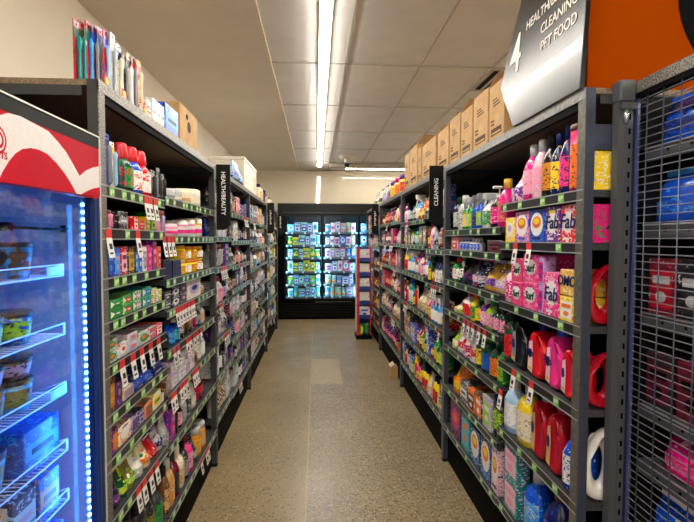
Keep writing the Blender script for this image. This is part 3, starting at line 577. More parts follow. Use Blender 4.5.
rows('R', ZRB, 'far', [
 [(491.5,499,180,'bottle','magenta','pink','gold','magenta bottle with tall gold cap'),(485,491,187,'pump','black','magenta','white','black bottle with white pump'),(476,484.5,194,'trigger','white','green','silver','white spray bottle with green label'),(472,475.5,194,'trigger','blue','lime','grey','blue spray bottle'),(467,471.5,196,'trigger','blue','navy','grey','blue spray bottle'),(462.5,466.5,198,'trigger','green','lime','silver','green spray bottle'),(458.5,462,199,'trigger','green','yellow','silver','green spray bottle'),(453.5,458,196,'bottle','silver','grey','white','silver bottle'),(449.5,453,198,'bottle','dark','silver','dark_green','dark bottle with green cap')],
 [(466,475,238,'bottle','silver','blue','white','small clear bottle with blue label',{'n':3}),(456,465.5,237,'bottle','silver','blue','silver','small clear bottle',{'n':3}),(449,455.5,232,'box','rose','red','white','red and pink carton'),(484,499,240,'box','dark','maroon','black','low dark carton')],
 [(489,499.5,256,'pouch','gold','lilac','cream','gold coffee-coloured pouch'),(478.5,488.5,257,'pouch','gold','purple','silver','gold and purple pouch'),(466.5,478,250,'pouch','navy','silver','red','navy pouch with red top'),(458,466,250,'pouch','dark','navy','red','dark pouch with red top'),(454.5,457.5,256,'pouch','dark_green','white','green','dark green pouch'),(449,454,257,'bottle','green','white','red','green bottle with red cap')],
 [(494,499.5,306,'bottle','dark_green','rose','black','dark green bottle with pink discs'),(488,493.5,304,'bottle','dark_green','rose','dark_green','dark green bottle with pink discs'),(482,487.5,299,'bottle','lime','rose','green','lime and pink bottle'),(477,481.5,297,'bottle','purple','rose','white','purple bottle'),(471.5,476.5,293,'bottle','dark_green','yellow','green','green bottle with yellow label'),(467.5,471,292,'bottle','yellow','green','orange','yellow bottle with orange cap'),(458.5,467,288,'bottle','white','red','crimson','white bottle with dark red cap'),(449.5,458,300,'pouch','cream','lime','rose','cream pouch')],
 [(495,499.5,340,'bottle','green','lime','dark_green','green bottle'),(486,494.5,338,'bottle','dark_green','orange','dark_green','dark green bottle with orange label'),(478,485.5,334,'bottle','dark_green','blue','green','dark green bottle with blue label'),(473.5,477.5,330,'bottle','dark_green','yellow','green','dark green bottle with yellow label'),(466,473,328,'pouch','white','red','cream','white pouch with red print'),(460,465.5,325,'pouch','white','magenta','cream','white pouch with pink print'),(454.5,459.5,322,'pouch','white','red','white','tall white pouch'),(449.5,454,326,'pouch','lime','white','yellow','lime pouch')],
 [(491,499,396,'can','dark','lime','navy','dark can with lime dots',{'n':2}),(482,490.5,396,'box','lilac','lime','white','white and lilac tablet carton'),(474.5,481.5,391,'box','dark','orange','white','dark carton with orange picture'),(467,474,389,'box','orange','dark','white','orange tablet carton'),(459.5,466.5,381,'box','charcoal','white','navy','charcoal tablet carton with white label',{'style':'band'}),(449.5,459,360,'pouch','orange','yellow','amber','orange and yellow pouch')],
 [(491.8,499.2,448,'box','blush','navy','pink','pink-sided washing powder carton with orange disc',{'style':'sun','stack':1}),(480.5,491.3,438,'box','navy','sky','white','navy washing powder carton with orange disc',{'style':'sun'}),(470,480,428,'box','navy','sky','white','navy washing powder carton with orange disc',{'style':'sun'}),(461,469.5,410,'box','teal','aqua','orange','teal washing powder carton'),(450,460.5,402,'box','navy','magenta','orange','navy and magenta carton',{'style':'oval'})],
])
# things at the open near end of the right bay, seen past the post
for z, h, kind, c1, c2, c3, noun, i, d, w in [(ZRA[0], .125, 'box', 'yellow', 'white', 'lilac', 'yellow and white carton', 0, .12, .05), (ZRA[1], .125, 'box', 'magenta', 'green', 'dark_green', 'magenta carton with green bottle picture', 1, .12, .05),
      (ZRA[2], .24, 'jug', 'crimson', 'rose', 'crimson', 'large red liquid jug', 2, .17, .05), (ZRA[3], .22, 'jug', 'crimson', 'blush', 'crimson', 'dark red liquid jug', 3, .17, .052), (ZRA[4], .285, 'jug', 'white', 'white', 'grey', 'white liquid jug with grey cap', 4, .17, .052)]:
    product(kind, (XR+.032+d/2, BR+.033, z+.001), PI/2 if kind == 'jug' else -PI/2, w, d, h, c1, c2, c3, noun, '%s shelf, hard against near right post' % ORD[i])
# ------------------------------------------------------------------ the bays beyond: runs of goods drawn from what each bay shows
PALS = {
 ('L', 1): [('bottle','white','rose','pink'),('bottle','silver','charcoal','white'),('pouch','cream','brown','white'),('box','white','silver','blue'),('box','purple','dark','silver'),('pouch','blue','navy','white'),('bottle','black','silver','black'),('box','maroon','rose','white'),('bottle','dark_green','white','white'),('box','charcoal','black','silver'),('card','white','red','silver'),('bottle','dark','tan','black'),('pump','navy','white','black'),('box','silver','white','grey'),('bottle','black','lilac','charcoal'),('box','dark','lilac','white'),('pouch','charcoal','silver','white')],
 ('L', 2): [('bag','white','silver','navy'),('bottle','white','sky','blue'),('pouch','cream','tan','white'),('box','white','blush','silver'),('bag','silver','charcoal','navy'),('bottle','white','orange','white'),('box','cream','dark','grey'),('pouch','dark','silver','white'),('box','tan','cream','brown'),('box','charcoal','white','grey'),('bottle','dark','cream','white')],
 ('L', 3): [('bottle','blue','white','white'),('bag','cream','tan','white'),('box','yellow','white','amber'),('pouch','white','green','silver'),('box','dark','navy','silver'),('bottle','tan','cream','brown'),('box','charcoal','cream','white')],
 ('R', 1): [('bottle','lime','white','green'),('bottle','yellow','red','navy'),('trigger','sky','white','white'),('bottle','red','white','red'),('pouch','cream','tan','white'),('bottle','pink','yellow','magenta'),('pouch','crimson','yellow','white'),('bottle','green','lime','white'),('box','blue','white','orange'),('bottle','white','rose','blue'),('pouch','silver','dark','white'),('bottle','teal','white','blue'),('card','orange','white','red'),('bottle','dark_green','yellow','green'),('pouch','dark','silver','lime'),('box','charcoal','tan','white'),('bottle','navy','white','dark')],
 ('R', 2): [('bag','blush','cream','brown'),('bag','cream','tan','silver'),('box','magenta','tan','purple'),('pouch','orange','red','yellow'),('pouch','navy','pink','white'),('bag','brown','cream','rose'),('pouch','crimson','orange','white'),('box','maroon','rose','white'),('bag','silver','tan','grey'),('pouch','dark','tan','cream')],
 ('R', 3): [('bag','crimson','yellow','white'),('pouch','maroon','orange','white'),('box','brown','cream','orange'),('bag','gold','red','cream'),('box','dark','cream','red')],
}
NOUN = dict(bottle='bottle', pouch='pouch', box='carton', bag='bag', card='hanging card', pump='pump bottle', trigger='spray bottle')
HR = dict(bottle=(.13, .21), pouch=(.13, .2), box=(.09, .17), bag=(.13, .2), card=(.13, .18), pump=(.15, .2), trigger=(.17, .21))
WR = dict(bottle=(.055, .08), pouch=(.09, .14), box=(.07, .14), bag=(.12, .2), card=(.08, .1), pump=(.06, .08), trigger=(.08, .1))
RKN = {1: 'second', 2: 'third', 3: 'farthest'}
nm = lambda c: {'charcoal': 'dark-grey', 'dark': 'near-black', 'sky': 'light-blue', 'dark_green': 'dark-green', 'pale_blue': 'pale-blue', 'blush': 'pale-pink', 'rose': 'rose-pink', 'silver': 'silver-grey'}.get(c, c)
for side, i, y0, y1, zs, half in GEN:
    pal = PALS[(side, i)]; X = XL if side == 'L' else XR; sg = -1 if side == 'L' else 1
    big = 1.0 if i == 1 else 1.25 if i == 2 else 1.6
    used = set()
    for k, z in enumerate(zs):
        gap = ((TOP-.075) if k == 0 else zs[k-1]-.04) - z
        y = y0 + .005
        last = None
        while y < y1 - .05:
            e = random.choice([q for q in pal if q != last]); last = e
            kind, c1, c2, c3 = e
            w = random.uniform(*WR[kind])*big; h = min(random.uniform(*HR[kind])*1.18, gap-.015)
            n = random.choice((1, 1, 2, 2, 3)); st = 2 if (kind == 'box' and gap > .17 and h < gap*.48) else 1
            n = max(1, min(n, int((y1-y)/w)))
            if y + w > y1: w = y1-y
            if w < .045: break
            for q in range(n):
                for s in range(st):
                    d = min(.15, w*1.1) if kind != 'bottle' else min(.08, w)
                    if kind == 'card': d = .025
                    product(kind, (X+sg*(.014+d/2+random.uniform(0, .012)), y+w*(q+.5), z+.001+s*h), PI/2 if side == 'L' else -PI/2, round(w*.93, 2) if w*.93 < .3 and round(w*.93, 2) <= w else w*.93, round(d, 2), h-.002 if st > 1 else h, c1, c2, c3,
                            '%s and %s %s' % (nm(c1), nm(c2), NOUN[kind]), '%s shelf, %s half of %s %s bay' % ('bottom' if k == len(zs)-1 else ORD[k], half, RKN[i], 'left' if side == 'L' else 'right'),
                            style=random.choice(('panel', 'oval', 'band')) if kind == 'box' else 'panel')
            y += w*n + random.uniform(.0, .02)
# ------------------------------------------------------------------ on top of the left shelving
TL = 'on top of nearest left bay'
for px, yt, X0, w, c1, c2, c3, noun in [(79,20,-.80,.055,'crimson','dark_green','teal','red toothbrush blister card, nearest of its row'),(84,21,-.80,.055,'crimson','dark_green','teal','red and green toothbrush blister card'),(91,22,-.79,.06,'red','teal','sky','red and teal toothbrush blister card'),(97,25,-.78,.06,'maroon','blue','grey','maroon and blue toothbrush blister card'),
      (102.5,28,-.77,.06,'crimson','sky','silver','red and sky blue toothbrush blister card'),(108,30,-.75,.06,'crimson','blue','pale_blue','red and blue toothbrush blister card'),(115,33,-.74,.05,'silver','white','silver','plain pale grey blister card'),(121,44,-.73,.075,'white','navy','cream','white card with navy picture'),
      (127,55,-.72,.05,'black','grey','grey','black blister card'),(131,54,-.715,.05,'cream','black','white','cream and black blister card'),(135.5,56,-.71,.05,'dark','crimson','grey','dark red-based blister card'),(141,60,-.70,.06,'tan','red','cream','tan blister card with red base')]:
    p = at(px, yt, X0); product('card', (X0, p[1], TOP+.002), PI/2, min(w, .042), .024, p[2]-TOP-.004, c1, c2, c3, noun, TL)
for px, c1, noun in [(107, 'yellow', 'small yellow and red price flag'), (124, 'gold', 'small golden price flag'), (145, 'yellow', 'small yellow price flag by tan card')]:
    p = at(px, 80, -.667); r = thing('price_flag', None, 'price flag', (-.667, p[1], TOP+.002), PI/2)
    link('flag', MB().poly([(-.02, 0), (.02, 0), (.022, .03), (-.018, .036)], .0015, plain('red')).mesh('flag'), r); link('burst', MB().poly(ell(0, .018, .012, .012, 10), .001, plain('yellow'), 1, -.0011).mesh('burst'), r)
    ALLP.append((r, noun, 'front edge of the nearest left top board'))
def top_box(px0, px1, yt, X0, d, side, c1, c2, c3, noun, kind='box', where=TL, style='band', n=1):
    X = X0; Ya, Yb = sorted((at(px0, 150, X)[1], at(px1, 150, X)[1])); sg = -1 if side == 'L' else 1
    h = at((px0+px1)/2, yt, X)[2]-TOP; w = (Yb-Ya)/n
    for i in range(n): product(kind, (X0+sg*d/2, Ya+w*(i+.5), TOP+.002), PI/2 if side == 'L' else -PI/2, w*.95, d, h-.002, c1, c2, c3, noun, where, style)
top_box(147, 152, 101, -.675, .06, 'L', 'cream', 'red', 'white', 'small cream and red carton')
top_box(153, 165, 103, -.68, .10, 'L', 'silver', 'white', 'grey', 'small silver carton', n=3)
top_box(165.5, 179, 108, -.675, .10, 'L', 'blue', 'sky', 'navy', 'bright blue carton beside brown carton')
def carton(px0, px1, yt, X0, d, side, noun, where, h=None):
    top_box(px0, px1, yt, X0, d, side, 'kraft', 'kraft', 'kraft', noun, 'carton', where)
r = None
p0, p1 = at(180, 130, -.68)[1], at(197, 130, -.68)[1]
r = thing('cardboard_carton', None, 'carton', (-.81, (p0+p1)/2, TOP+.002), PI/2)
hh = at(180, 102, -.68)[2]-TOP
link('carton_body', MB().bbox(-(p1-p0)/2, (p1-p0)/2, -.13, .13, 0, hh, KRAFT, .003).mesh('carton_body'), r)
link('carton_print', MB().poly(ell(0, hh*.55, .035, .03, 12), .001, INK, 1, -.131).poly(ell(-.04, hh*.78, .02, .014, 12), .001, BLACKM, 1, -.131).mesh('carton_print'), r)
link('flap', MB().poly([(-.1, hh), (.1, hh), (.085, hh+.05), (-.085, hh+.05)], .004, KRAFTD, 1, .09).mesh('flap'), r)
ALLP.append((r, 'open brown cardboard carton', TL))
# white foam carton and others on the left, farther on
r = thing('foam_carton', 'large white carton on top of the second left bay', 'carton', (-.85, 5.05, TOP+.002), 0)
link('carton_body', MB().bbox(-.17, .17, -.45, .45, 0, .27, plain('e9e2d0', .6), .006).mesh('carton_body'), r)
link('carton_print', MB().box(.1701, .171, .20, .40, .05, .2, plain('c8b48a')).mesh('carton_print'), r); link('lid', MB().bbox(-.175, .175, -.455, .455, .272, .30, plain('efe9da', .6), .004).mesh('lid'), r)
product('bag', (-.72-.01+.06, 4.0, TOP+.002), PI/2, .30, .07, .15, 'pale_blue', 'blue', 'silver', 'blue plastic-wrapped pack', 'on top of the second left bay')
product('bag', (-.70, 4.36, TOP+.002), PI/2, .26, .07, .14, 'navy', 'sky', 'green', 'navy plastic-wrapped pack', 'on top of the second left bay')
for k, (y, c, h) in enumerate([(6.1, 'cream', .22), (6.7, 'navy', .2), (7.3, 'white', .16)]): product('bottle', (-.73, y, TOP+.002), PI/2, .13, .12, h, c, 'tan', 'navy', '%s bottle' % c, 'on top of the third left bay')
# ------------------------------------------------------------------ on top of the right shelving
TR = 'stacked on top of the right shelving'
Bx = [(2.215,2.415,.285),(2.43,2.66,.30),(2.68,2.89,.285),(2.91,3.14,.30),(3.165,3.45,.285),(3.51,3.96,.29),(4.0,4.13,.30),(4.16,4.49,.355),(4.52,4.76,.35)]
BL_ = ['brown open carton nearest the hanging aisle sign', 'second brown carton behind the aisle sign', 'third brown carton behind the aisle sign', 'fourth brown carton behind the aisle sign, before the gap', 'brown open carton just past the gap', 'wide brown carton above the CLEANING sign', 'narrow brown carton beyond the wide one', 'tall brown carton, second from the far end', 'tall brown carton at the far end of the row']
for (a, b2, h), lab in zip(Bx, BL_): product('carton', (XR+.02+.15, (a+b2)/2, TOP+.002), -PI/2, b2-a-.01, .28, h, 'kraft', 'kraft', 'kraft', lab, TR)
for y, c1, c2, c3, noun in [(5.0,'yellow','red','purple','yellow jar with purple lid'),(5.3,'gold','orange','magenta','golden jar with magenta lid'),(5.62,'yellow','gold','purple','plain yellow jar with purple lid')]:
    product('jar', (XR+.10, y, TOP+.002), -PI/2, .2, .16, .20, c1, c2, c3, noun, 'on top of third right bay')
for y, c1, c2, c3, noun in [(5.95,'lilac','purple','dark_green','lilac pouch'),(6.35,'silver','lilac','dark','silver pouch'),(6.8,'cream','charcoal','dark','cream pouch with dark print'),(7.3,'white','dark','cream','white pouch with dark print')]:
    product('pouch', (XR+.10, y, TOP+.002), -PI/2, .3, .12, .24, c1, c2, c3, noun, 'on top of third right bay')
# ------------------------------------------------------------------ aisle signs
def blade(x0, x1, Y, z0, z1, txt, size, rot, label, right):
    t = thing('blade_sign', label, 'sign', ((x0+x1)/2, Y, z0)); hw = (x1-x0)/2; H = z1-z0; r = .05
    pts = [(-hw, H), (hw, H)]; sg = -1 if right else 1
    cor = [(sg*(hw-r) + sg*r*math.cos(a), r - r*math.sin(a)) for a in [PI/2*i/7 for i in range(8)]]
    body = [(-sg*hw, H), (sg*hw, H)] + cor + [(-sg*hw, 0)]
    link('sign_panel', MB().poly(body, .012, BLACKG, 1, -.006).mesh('sign_panel'), t)
    s2 = -sg
    for z in (.05, H-.09): link('bracket', MB().box(*sorted((s2*hw, s2*(hw+.012))), -.007, .007, z, z+.08, plain('a9acaf', .3, .8)).mesh('bracket'), t)
    o = lettering(t, txt, size, WHITE, (0, -.0075, H*.56), (PI/2, rot, 0), bold=.0006)
    if len(txt) > 6: pass
    return t
blade(-.636, -.548, 3.10, 1.562, 1.978, 'HEALTH/BEAUTY', .036, PI/2, 'black blade sign reading HEALTH/BEAUTY on the left shelving', False)
blade(-.640, -.552, 6.35, 1.585, 1.985, 'PERSONAL', .036, PI/2, 'black blade sign on third left post, nearer of two small ones', False) if 0 else None
def stub(x0, x1, Y, z0, z1, label, right, rot):
    t = blade(x0, x1, Y, z0, z1, '|', .001, rot, label, right)
    for c in list(t.children):
        if c.name.startswith('lettering'): bpy.data.objects.remove(c)
    # the words are too small to read in the photograph: a column of pale strokes
    m = MB(); H = z1-z0
    for k in range(9): m.box(-.013, .013 - .006*(k % 3), -.0085, -.007, H*.30+k*.022, H*.30+k*.022+.012, WHITE)
    link('lettering', m.mesh('lettering'), t)
stub(-.645, -.555, 6.36, 1.585, 1.985, 'small black blade sign on the third left post', False, 0)
stub(-.640, -.545, 7.98, 1.575, 1.99, 'small black blade sign on the last left post by the fridges', False, 0)
blade(.738, .830, 3.09, 1.595, 1.985, 'CLEANING', .037, -PI/2, 'black blade sign reading CLEANING on the right shelving', True)
stub(.742, .832, 6.35, 1.57, 1.98, 'small black blade sign on the right, before the display fridge', True, 0)
# big aisle number sign
m, N, L_, b = nodes('dark_gloss_sign'); b.inputs['Base Color'].default_value = lin('1c1b19'); b.inputs['Metallic'].default_value = .2; b.inputs['Roughness'].default_value = .3
b.inputs['Coat Weight'].default_value = .14; b.inputs['Coat Roughness'].default_value = .04
tcs = N.new('ShaderNodeTexCoord'); ns = N.new('ShaderNodeTexNoise'); ns.inputs['Scale'].default_value = 4; L_.new(tcs.outputs['Object'], ns.inputs['Vector'])
rs = N.new('ShaderNodeMapRange'); rs.inputs[3].default_value = .24; rs.inputs[4].default_value = .28; L_.new(ns.outputs[0], rs.inputs[0]); L_.new(rs.outputs[0], b.inputs['Roughness'])
SIGNM = m
t = thing('aisle_sign', 'large dark sign with white 4 reading HEALTH/BEAUTY, CLEANING, PET FOOD', 'sign', (XR-.010, 1.5, TOP+.003)); t.rotation_euler = (0, math.radians(3.2), 0)
Z0 = TOP+.003
link('sign_panel', MB().poly([(.0, 0), (.519, 0), (.696, .219), (.521, .534), (.40, .75), (0, .75)], .012, SIGNM, 0, .0).mesh('sign_panel'), t)
link('sign_edge', MB().box(-.001, .014, -.004, 0, 0, .75, BLACKG).mesh('sign_edge'), t)
PALE = plain('eee6da', .5, 0, 'sign_lettering')
def sgn(s, px, py, size, al='LEFT', **k):
    p = at(px, py, XR-.002); o = lettering(t, s, size, PALE, (-.002, p[1]-1.5, p[2]-Z0), (PI/2, 0, -PI/2), align=al, **k); return o
sgn('4', 508.5, 62, .235, bold=.0005); sgn('HEALTH/BEAUTY', 523.5, 27, .052); sgn('CLEANING', 538.5, 30.5, .054); sgn('PET FOOD', 539.5, 47.5, .054)
# orange panel
ORB = noisy('orange_board', '983d00', '9e4000', 2, .9); ORB.node_tree.nodes['Principled BSDF'].inputs['Specular IOR Level'].default_value = .02
t = thing('orange_panel', 'bright orange panel with a black disc above the end of right shelving', 'sign', (.905, 1.56, TOP+.003))
link('panel_board', MB().box(0, 1.2, 0, .02, 0, .85, ORB).mesh('panel_board'), t)
link('black_disc', MB().poly(ell(.62, .345, .312, .312, 64), .002, BLACKM, 1, -.0022).mesh('black_disc'), t)
# ------------------------------------------------------------------ near left freezer
FX, FY0, FY1 = XL, .15, 1.495
t = thing('upright_freezer', 'blue-lit glass door freezer with red and white header, near left', 'freezer', (FX, FY0, 0))
L = FY1-FY0
NAVYF = plain('24365c', .35, .2, 'freezer_frame'); LINER = plain('8fa8cf', .25, 0, 'freezer_liner')
m = MB(); m.box(-.72, -.68, 0, L, .1, 1.79, LINER); m.box(-.68, -.03, L-.012, L, .1, 1.79, LINER); m.box(-.68, -.03, 0, .03, .1, 1.79, LINER); m.box(-.68, -.03, .03, L-.03, .1, .16, LINER); m.box(-.68, -.03, .03, L-.03, 1.66, 1.79, LINER); m.box(-.72, -.0, 0, L, 0, .1, NAVYF)
m.box(-.73, -.72, -.001, L+.001, .1, 1.79, NAVYF)
link('cabinet', m.mesh('cabinet'), t)
zh0, zh1, zh2 = 1.622, 1.772, 1.806
m = MB(); m.box(-.03, .0, 0, L, zh0, zh1, plain('c20224', .5, 0, 'header_red', .12)); m.box(-.73, .001, -.002, L+.002, zh1, zh2, plain('1c1b1b', .6, 0, 'header_black')); m.box(-.002, .0035, -.003, L+.003, zh2, zh2+.004, plain('e8e8e6', .4)); m.box(-.002, .0035, L+.0, L+.006, .1, zh2, plain('c9ccd0', .35, .2))
hd = link('header', m.mesh('header'), t)
HW = plain('e9e4e2', .35, 0, 'header_white'); HR_ = plain('c20224', .5, 0, 'header_red', .12)
def hp(px, py, e=.0): p = at(px, py, FX+.001); return (p[1]-FY0, p[2])
def hshape(name, pts, mat, lay): link(name, MB().poly([hp(*q) for q in pts], .0006, mat, 0, .0008*lay).mesh(name), hd)
# pale arch, red disc within it, second arch at the far end (traced on the header plane)
arch = [(-40,108),(-20,110),(0,115),(8,113),(20,116),(35,124),(48,131),(58,142),(66,152),(74,166),(79.5,176),(86,170.5),(93,167.5),(101,166),(101,187),(93,188.5),(86,191.5),(81,194.5),(60,191),(20,184),(-40,171)]
hshape('header_graphic', arch, HW, 1)
disc = [(-2,181.5),(2,172),(8,162),(15,153.5),(22,149),(30,148),(38,149.5),(47,154),(56,163),(64,173),(71,184),(76,193.5),(40,187.5)]
hshape('header_graphic', disc, HR_, 2)
hshape('header_graphic', [(82,194.8),(86,191.5),(93,188.5),(101,187),(101,197)], HR_, 2)
cx, cz = hp(-3.5, 139)
m = MB(); 
for k, (r, mt) in enumerate([(.030, HR_), (.024, HW), (.019, HR_), (.012, HW)]): m.poly(ell(cx, cz, r, r, 32), .0006, mt, 0, .0016+.0007*k)
link('header_logo', m.mesh('header_logo'), hd)
p = hp(7, 157); o = link('lettering', text_mesh('ETS', .021, HR_, align='RIGHT', bold=.0003), hd, (.0018, p[0], p[1])); o.rotation_euler = (PI/2, 0, PI/2)
# door
dr = link('door', MB().box(-.028, 0, L-.036, L-.0, .12, zh0, NAVYF).box(-.028, 0, 0, .06, .12, zh0, NAVYF).box(-.028, 0, .06, L-.036, .12, .17, NAVYF).box(-.004, .002, L-.030, L-.026, .12, zh0, plain('31508f', .3, .3)).box(-.004, .002, L-.014, L-.010, .12, zh0, plain('27406f', .3, .3)).mesh('door'), t)
link('door_glass', MB().box(-.016, -.012, .06, L-.036, .17, zh0, glass('door_glass_blue', (.93, .96, 1, 1), .022)).mesh('door_glass'), dr)
link('hinge_arm', MB().box(-.075, -.065, L-.34, L-.05, 1.525, 1.532, BLACKM).box(-.078, -.062, L-.075, L-.05, 1.52, 1.54, BLACKM).box(-.078, -.062, L-.34, L-.315, 1.52, 1.54, BLACKM).mesh('hinge_arm'), t)
# led strip
m = MB(); m.box(-.046, -.040, L-.034, L-.016, .17, zh0-.0, plain('5f86c8', .4, 0, 'led_carrier'))
ls = link('led_strip', m.mesh('led_strip'), t)
BEAD = emit('led_bead', (.30, .78, 1, 1), 9); m = MB()
z = .19
while z < 1.61: m.bbox(-.040, -.034, L-.031, L-.020, z, z+.010, BEAD, .002); z += .022
link('led_beads', m.mesh('led_beads'), ls)
WB = plain('cfe0ff', .35, .3, 'white_wire')
FS = [1.395, 1.222, 1.048, .875, .725, .55, .36]
for k, z in enumerate(FS):
    m = MB(); y0, y1 = .05, L-.055; xf = -.083
    for q in (0, .032): m.tube([(xf, y0, z+q), (xf, y1, z+q)], .0022, WB)
    n = 3
    for j in range(n+1):
        yy = y0+(y1-y0)*j/n
        for dy in (-.006, .006): m.tube([(xf, min(max(yy+dy, y0), y1), z), (xf, min(max(yy+dy, y0), y1), z+.032)], .0022, WB, 5)
    yy = y0
    while yy < y1: m.tube([(xf, yy, z-.002), (-.62, yy, z-.002)], .0013, WB, 4); yy += .019
    m.tube([(xf, y1, z), (-.62, y1, z)], .0025, WB); m.tube([(xf, y1, z+.032), (xf-.1, y1, z)], .0022, WB)
    s = link('wire_shelf', m.mesh('wire_shelf'), t)
    if k in (0, 2): link('price_holder', MB().box(xf+.002, xf+.004, y1-.09, y1-.015, z+.004, z+.028, plain('9fd4f5', .3)).mesh('price_holder'), s)
def fz(kind, y, k, w, h, c1, c2, c3, noun, x=-.15, up=0, d=None, rz=PI/2):
    y += .045 if kind != 'tub' else .09
    product(kind, (FX+x, FY0+y, FS[k]+.0032+up), rz, w, d or w, h, c1, c2, c3, noun, 'freezer shelf, %s' % ORD[k], 'band' if kind == 'box' else 'panel')
fz('tub', 1.07, 0, .105, .095, 'sky', 'brown', 'charcoal', 'round tub with brown picture', -.150)
fz('tub', .93, 0, .105, .095, 'blue', 'cream', 'charcoal', 'round blue tub', -.15)
for j, (y, c, c2, up) in enumerate([(1.06,'blue','lime',0),(.94,'navy','lime',0),(.82,'blue','brown',0)]): fz('tub', y, 1, .105, .085, c, c2, 'dark', '%s tub with %s picture' % (c, nm(c2)), -.15, up)
fz('tub', 1.16, 2, .105, .09, 'dark_green', 'sky', 'navy', 'dark green tub', -.22)
for y in (.93, 1.045): 
    fz('tub', y, 2, .105, .085, 'sky' if y > 1 else 'blue', 'olive', 'dark', 'tub with olive picture', -.145); fz('tub', y, 2, .105, .055, 'brown' if y > 1 else 'tan', 'lilac', 'dark', 'shallow brown-lidded tub', -.145, .087)
fz('box', 1.15, 3, .17, .115, 'blue', 'sky', 'navy', 'blue frozen food carton', -.18, d=.16)
fz('box', .80, 3, .10, .115, 'navy', 'blue', 'purple', 'navy carton', -.18, d=.16)
fz('tub', .935, 3, .13, .105, 'sky', 'olive', 'navy', 'large low tub with green picture', -.165)
fz('box', 1.16, 4, .10, .12, 'blue', 'tan', 'brown', 'carton with brown picture', -.16, d=.14)
fz('box', 1.045, 4, .10, .12, 'navy', 'pale_blue', 'lilac', 'navy carton', -.16, d=.14)
fz('box', .925, 4, .11, .12, 'tan', 'sky', 'brown', 'tan carton', -.16, d=.14)
for y, c in ((1.17, 'blue'), (1.03, 'navy'), (.89, 'tan')): fz('box', y, 5, .12, .12, c, 'tan', 'sky', '%s frozen carton' % c, -.17, d=.16)
for y, c in ((1.17, 'navy'), (1.03, 'sky')): fz('box', y, 6, .12, .12, c, 'cream', 'blue', '%s frozen carton' % nm(c), -.17, d=.16)
def lamp(name, loc, sx, sy, power, col, rot):
    l = bpy.data.lights.new(name, 'AREA'); l.shape = 'RECTANGLE'; l.size = sx; l.size_y = sy; l.energy = power; l.color = col
    o = bpy.data.objects.new(name, l); C.objects.link(o); o.location = loc; o.rotation_euler = rot; return o
# the tube inside the freezer, along both door mullions
lamp('freezer_led_light', (FX-.055, FY1-.05, .9), .02, 1.4, 3.2, (.045, .31, 1), (PI/2, 0, math.radians(150)))
lamp('freezer_led_light', (FX-.055, FY0+.065, .9), .02, 1.4, 3.2, (.045, .31, 1), (PI/2, 0, math.radians(30)))
# ------------------------------------------------------------------ near right mesh cage
CY1, CY0, CX = 1.462, .30, 1.0
t = thing('mesh_cage', 'steel cage shelving with wire mesh front at the right edge', 'cage', (CX, CY0, 0)); L = CY1-CY0
PERF = plain('5d6064', .45, .4, 'perforated_upright'); BLUEP = plain('2a3150', .4, .4, 'blue_post')
m = MB(); m.box(-.060, -.036, L-.02, L+.010, 0, 1.975, PERF); m.box(-.036, -.016, L-.025, L+.010, 0, 1.97, PERF)
for k in range(44): m.box(-.030, -.023, L-.0262, L-.0248, .03+k*.045, .03+k*.045+.018, BLACKM)
m.bbox(-.064, -.014, L-.035, L+.012, 1.93, 1.995, PERF, .004); m.box(-.062, -.012, L-.04, L-.035, 1.905, 1.925, PERF)
link('upright', m.mesh('upright'), t)
link('bolt', MB().loft([(1.86, .008, .008), (1.90, .008, .008)], plain('b9bdc2', .25, .9), 10, ox=-.048, oy=L-.04).mesh('bolt'), t)
m = MB(); m.box(-.016, -.004, L-.02, L, 0, 1.955, BLUEP); m.box(-.004, .004, L-.03, L-.02, 0, 1.955, plain('5f6a92', .4, .4)); link('door_frame', m.mesh('door_frame'), t)
link('top_beam', MB().box(-.012, .03, 0, L, 1.955, 1.99, ZINC).box(-.008, .03, 0, L, 1.94, 1.955, BLACKM).mesh('top_beam'), t)
m = MB(); z = .06
while z < 1.95: m.tube([(0, 0, z), (0, L-.02, z)], .0017, WIREM, 5); z += .0237
y = L-.07
while y > .02: m.tube([(-.003, y, .02), (-.003, y, 1.945)], .0019, plain('5d626e', .35, .7), 6); y -= .068
link('wire_mesh', m.mesh('wire_mesh'), t)
CS = [1.785, 1.548, 1.272, .98, .80, .52, .25]
for z in CS:
    m = MB(); m.box(.035, .50, 0, L-.02, z-.004, z, PERF); m.box(.03, .036, 0, L-.02, z-.04, z+.001, PERF); m.box(.028, .03, 0, L-.02, z-.002, z+.003, WIREM)
    for k in range(12): m.box(.0285, .0302, .05+k*.09, .058+k*.09, z-.022, z-.014, BLACKM)
    link('shelf', m.mesh('shelf'), t)
link('back_panel', MB().box(.50, .51, 0, L, .05, 1.95, BACKM).mesh('back_panel'), t)
link('side_panel', MB().box(.035, .50, L-.015, L-.01, .05, 1.95, BACKM).mesh('side_panel'), t)
link('rear_post', MB().box(.47, .51, L-.008, L+.01, 0, 1.95, PERF).mesh('rear_post'), t)
def cg(kind, y, k, w, h, c1, c2, c3, noun, d=.12, st='panel'):
    product(kind, (CX+.045+d/2, y+.035, CS[k]+.002), -PI/2, w, d, h, c1, c2, c3, noun, 'behind mesh on cage shelf, %s' % ORD[k], st)
cg('bag', 1.30, 0, .19, .15, 'blue', 'navy', 'blue', 'bright blue bag'); cg('bag', 1.10, 0, .19, .15, 'navy', 'blue', 'navy', 'dark blue bag')
cg('bag', 1.33, 1, .15, .165, 'blue', 'blue', 'sky', 'bright blue bag with black pull'); cg('bag', 1.17, 1, .15, .165, 'navy', 'navy', 'blue', 'dark blue bag')
for k, (y, c) in enumerate([(1.34, 'maroon'), (1.22, 'black'), (1.1, 'maroon')]): cg('box', y, 2, .11, .17, c, 'crimson' if k != 1 else 'dark', 'silver', ['maroon and red carton', 'black carton', 'maroon carton'][k])
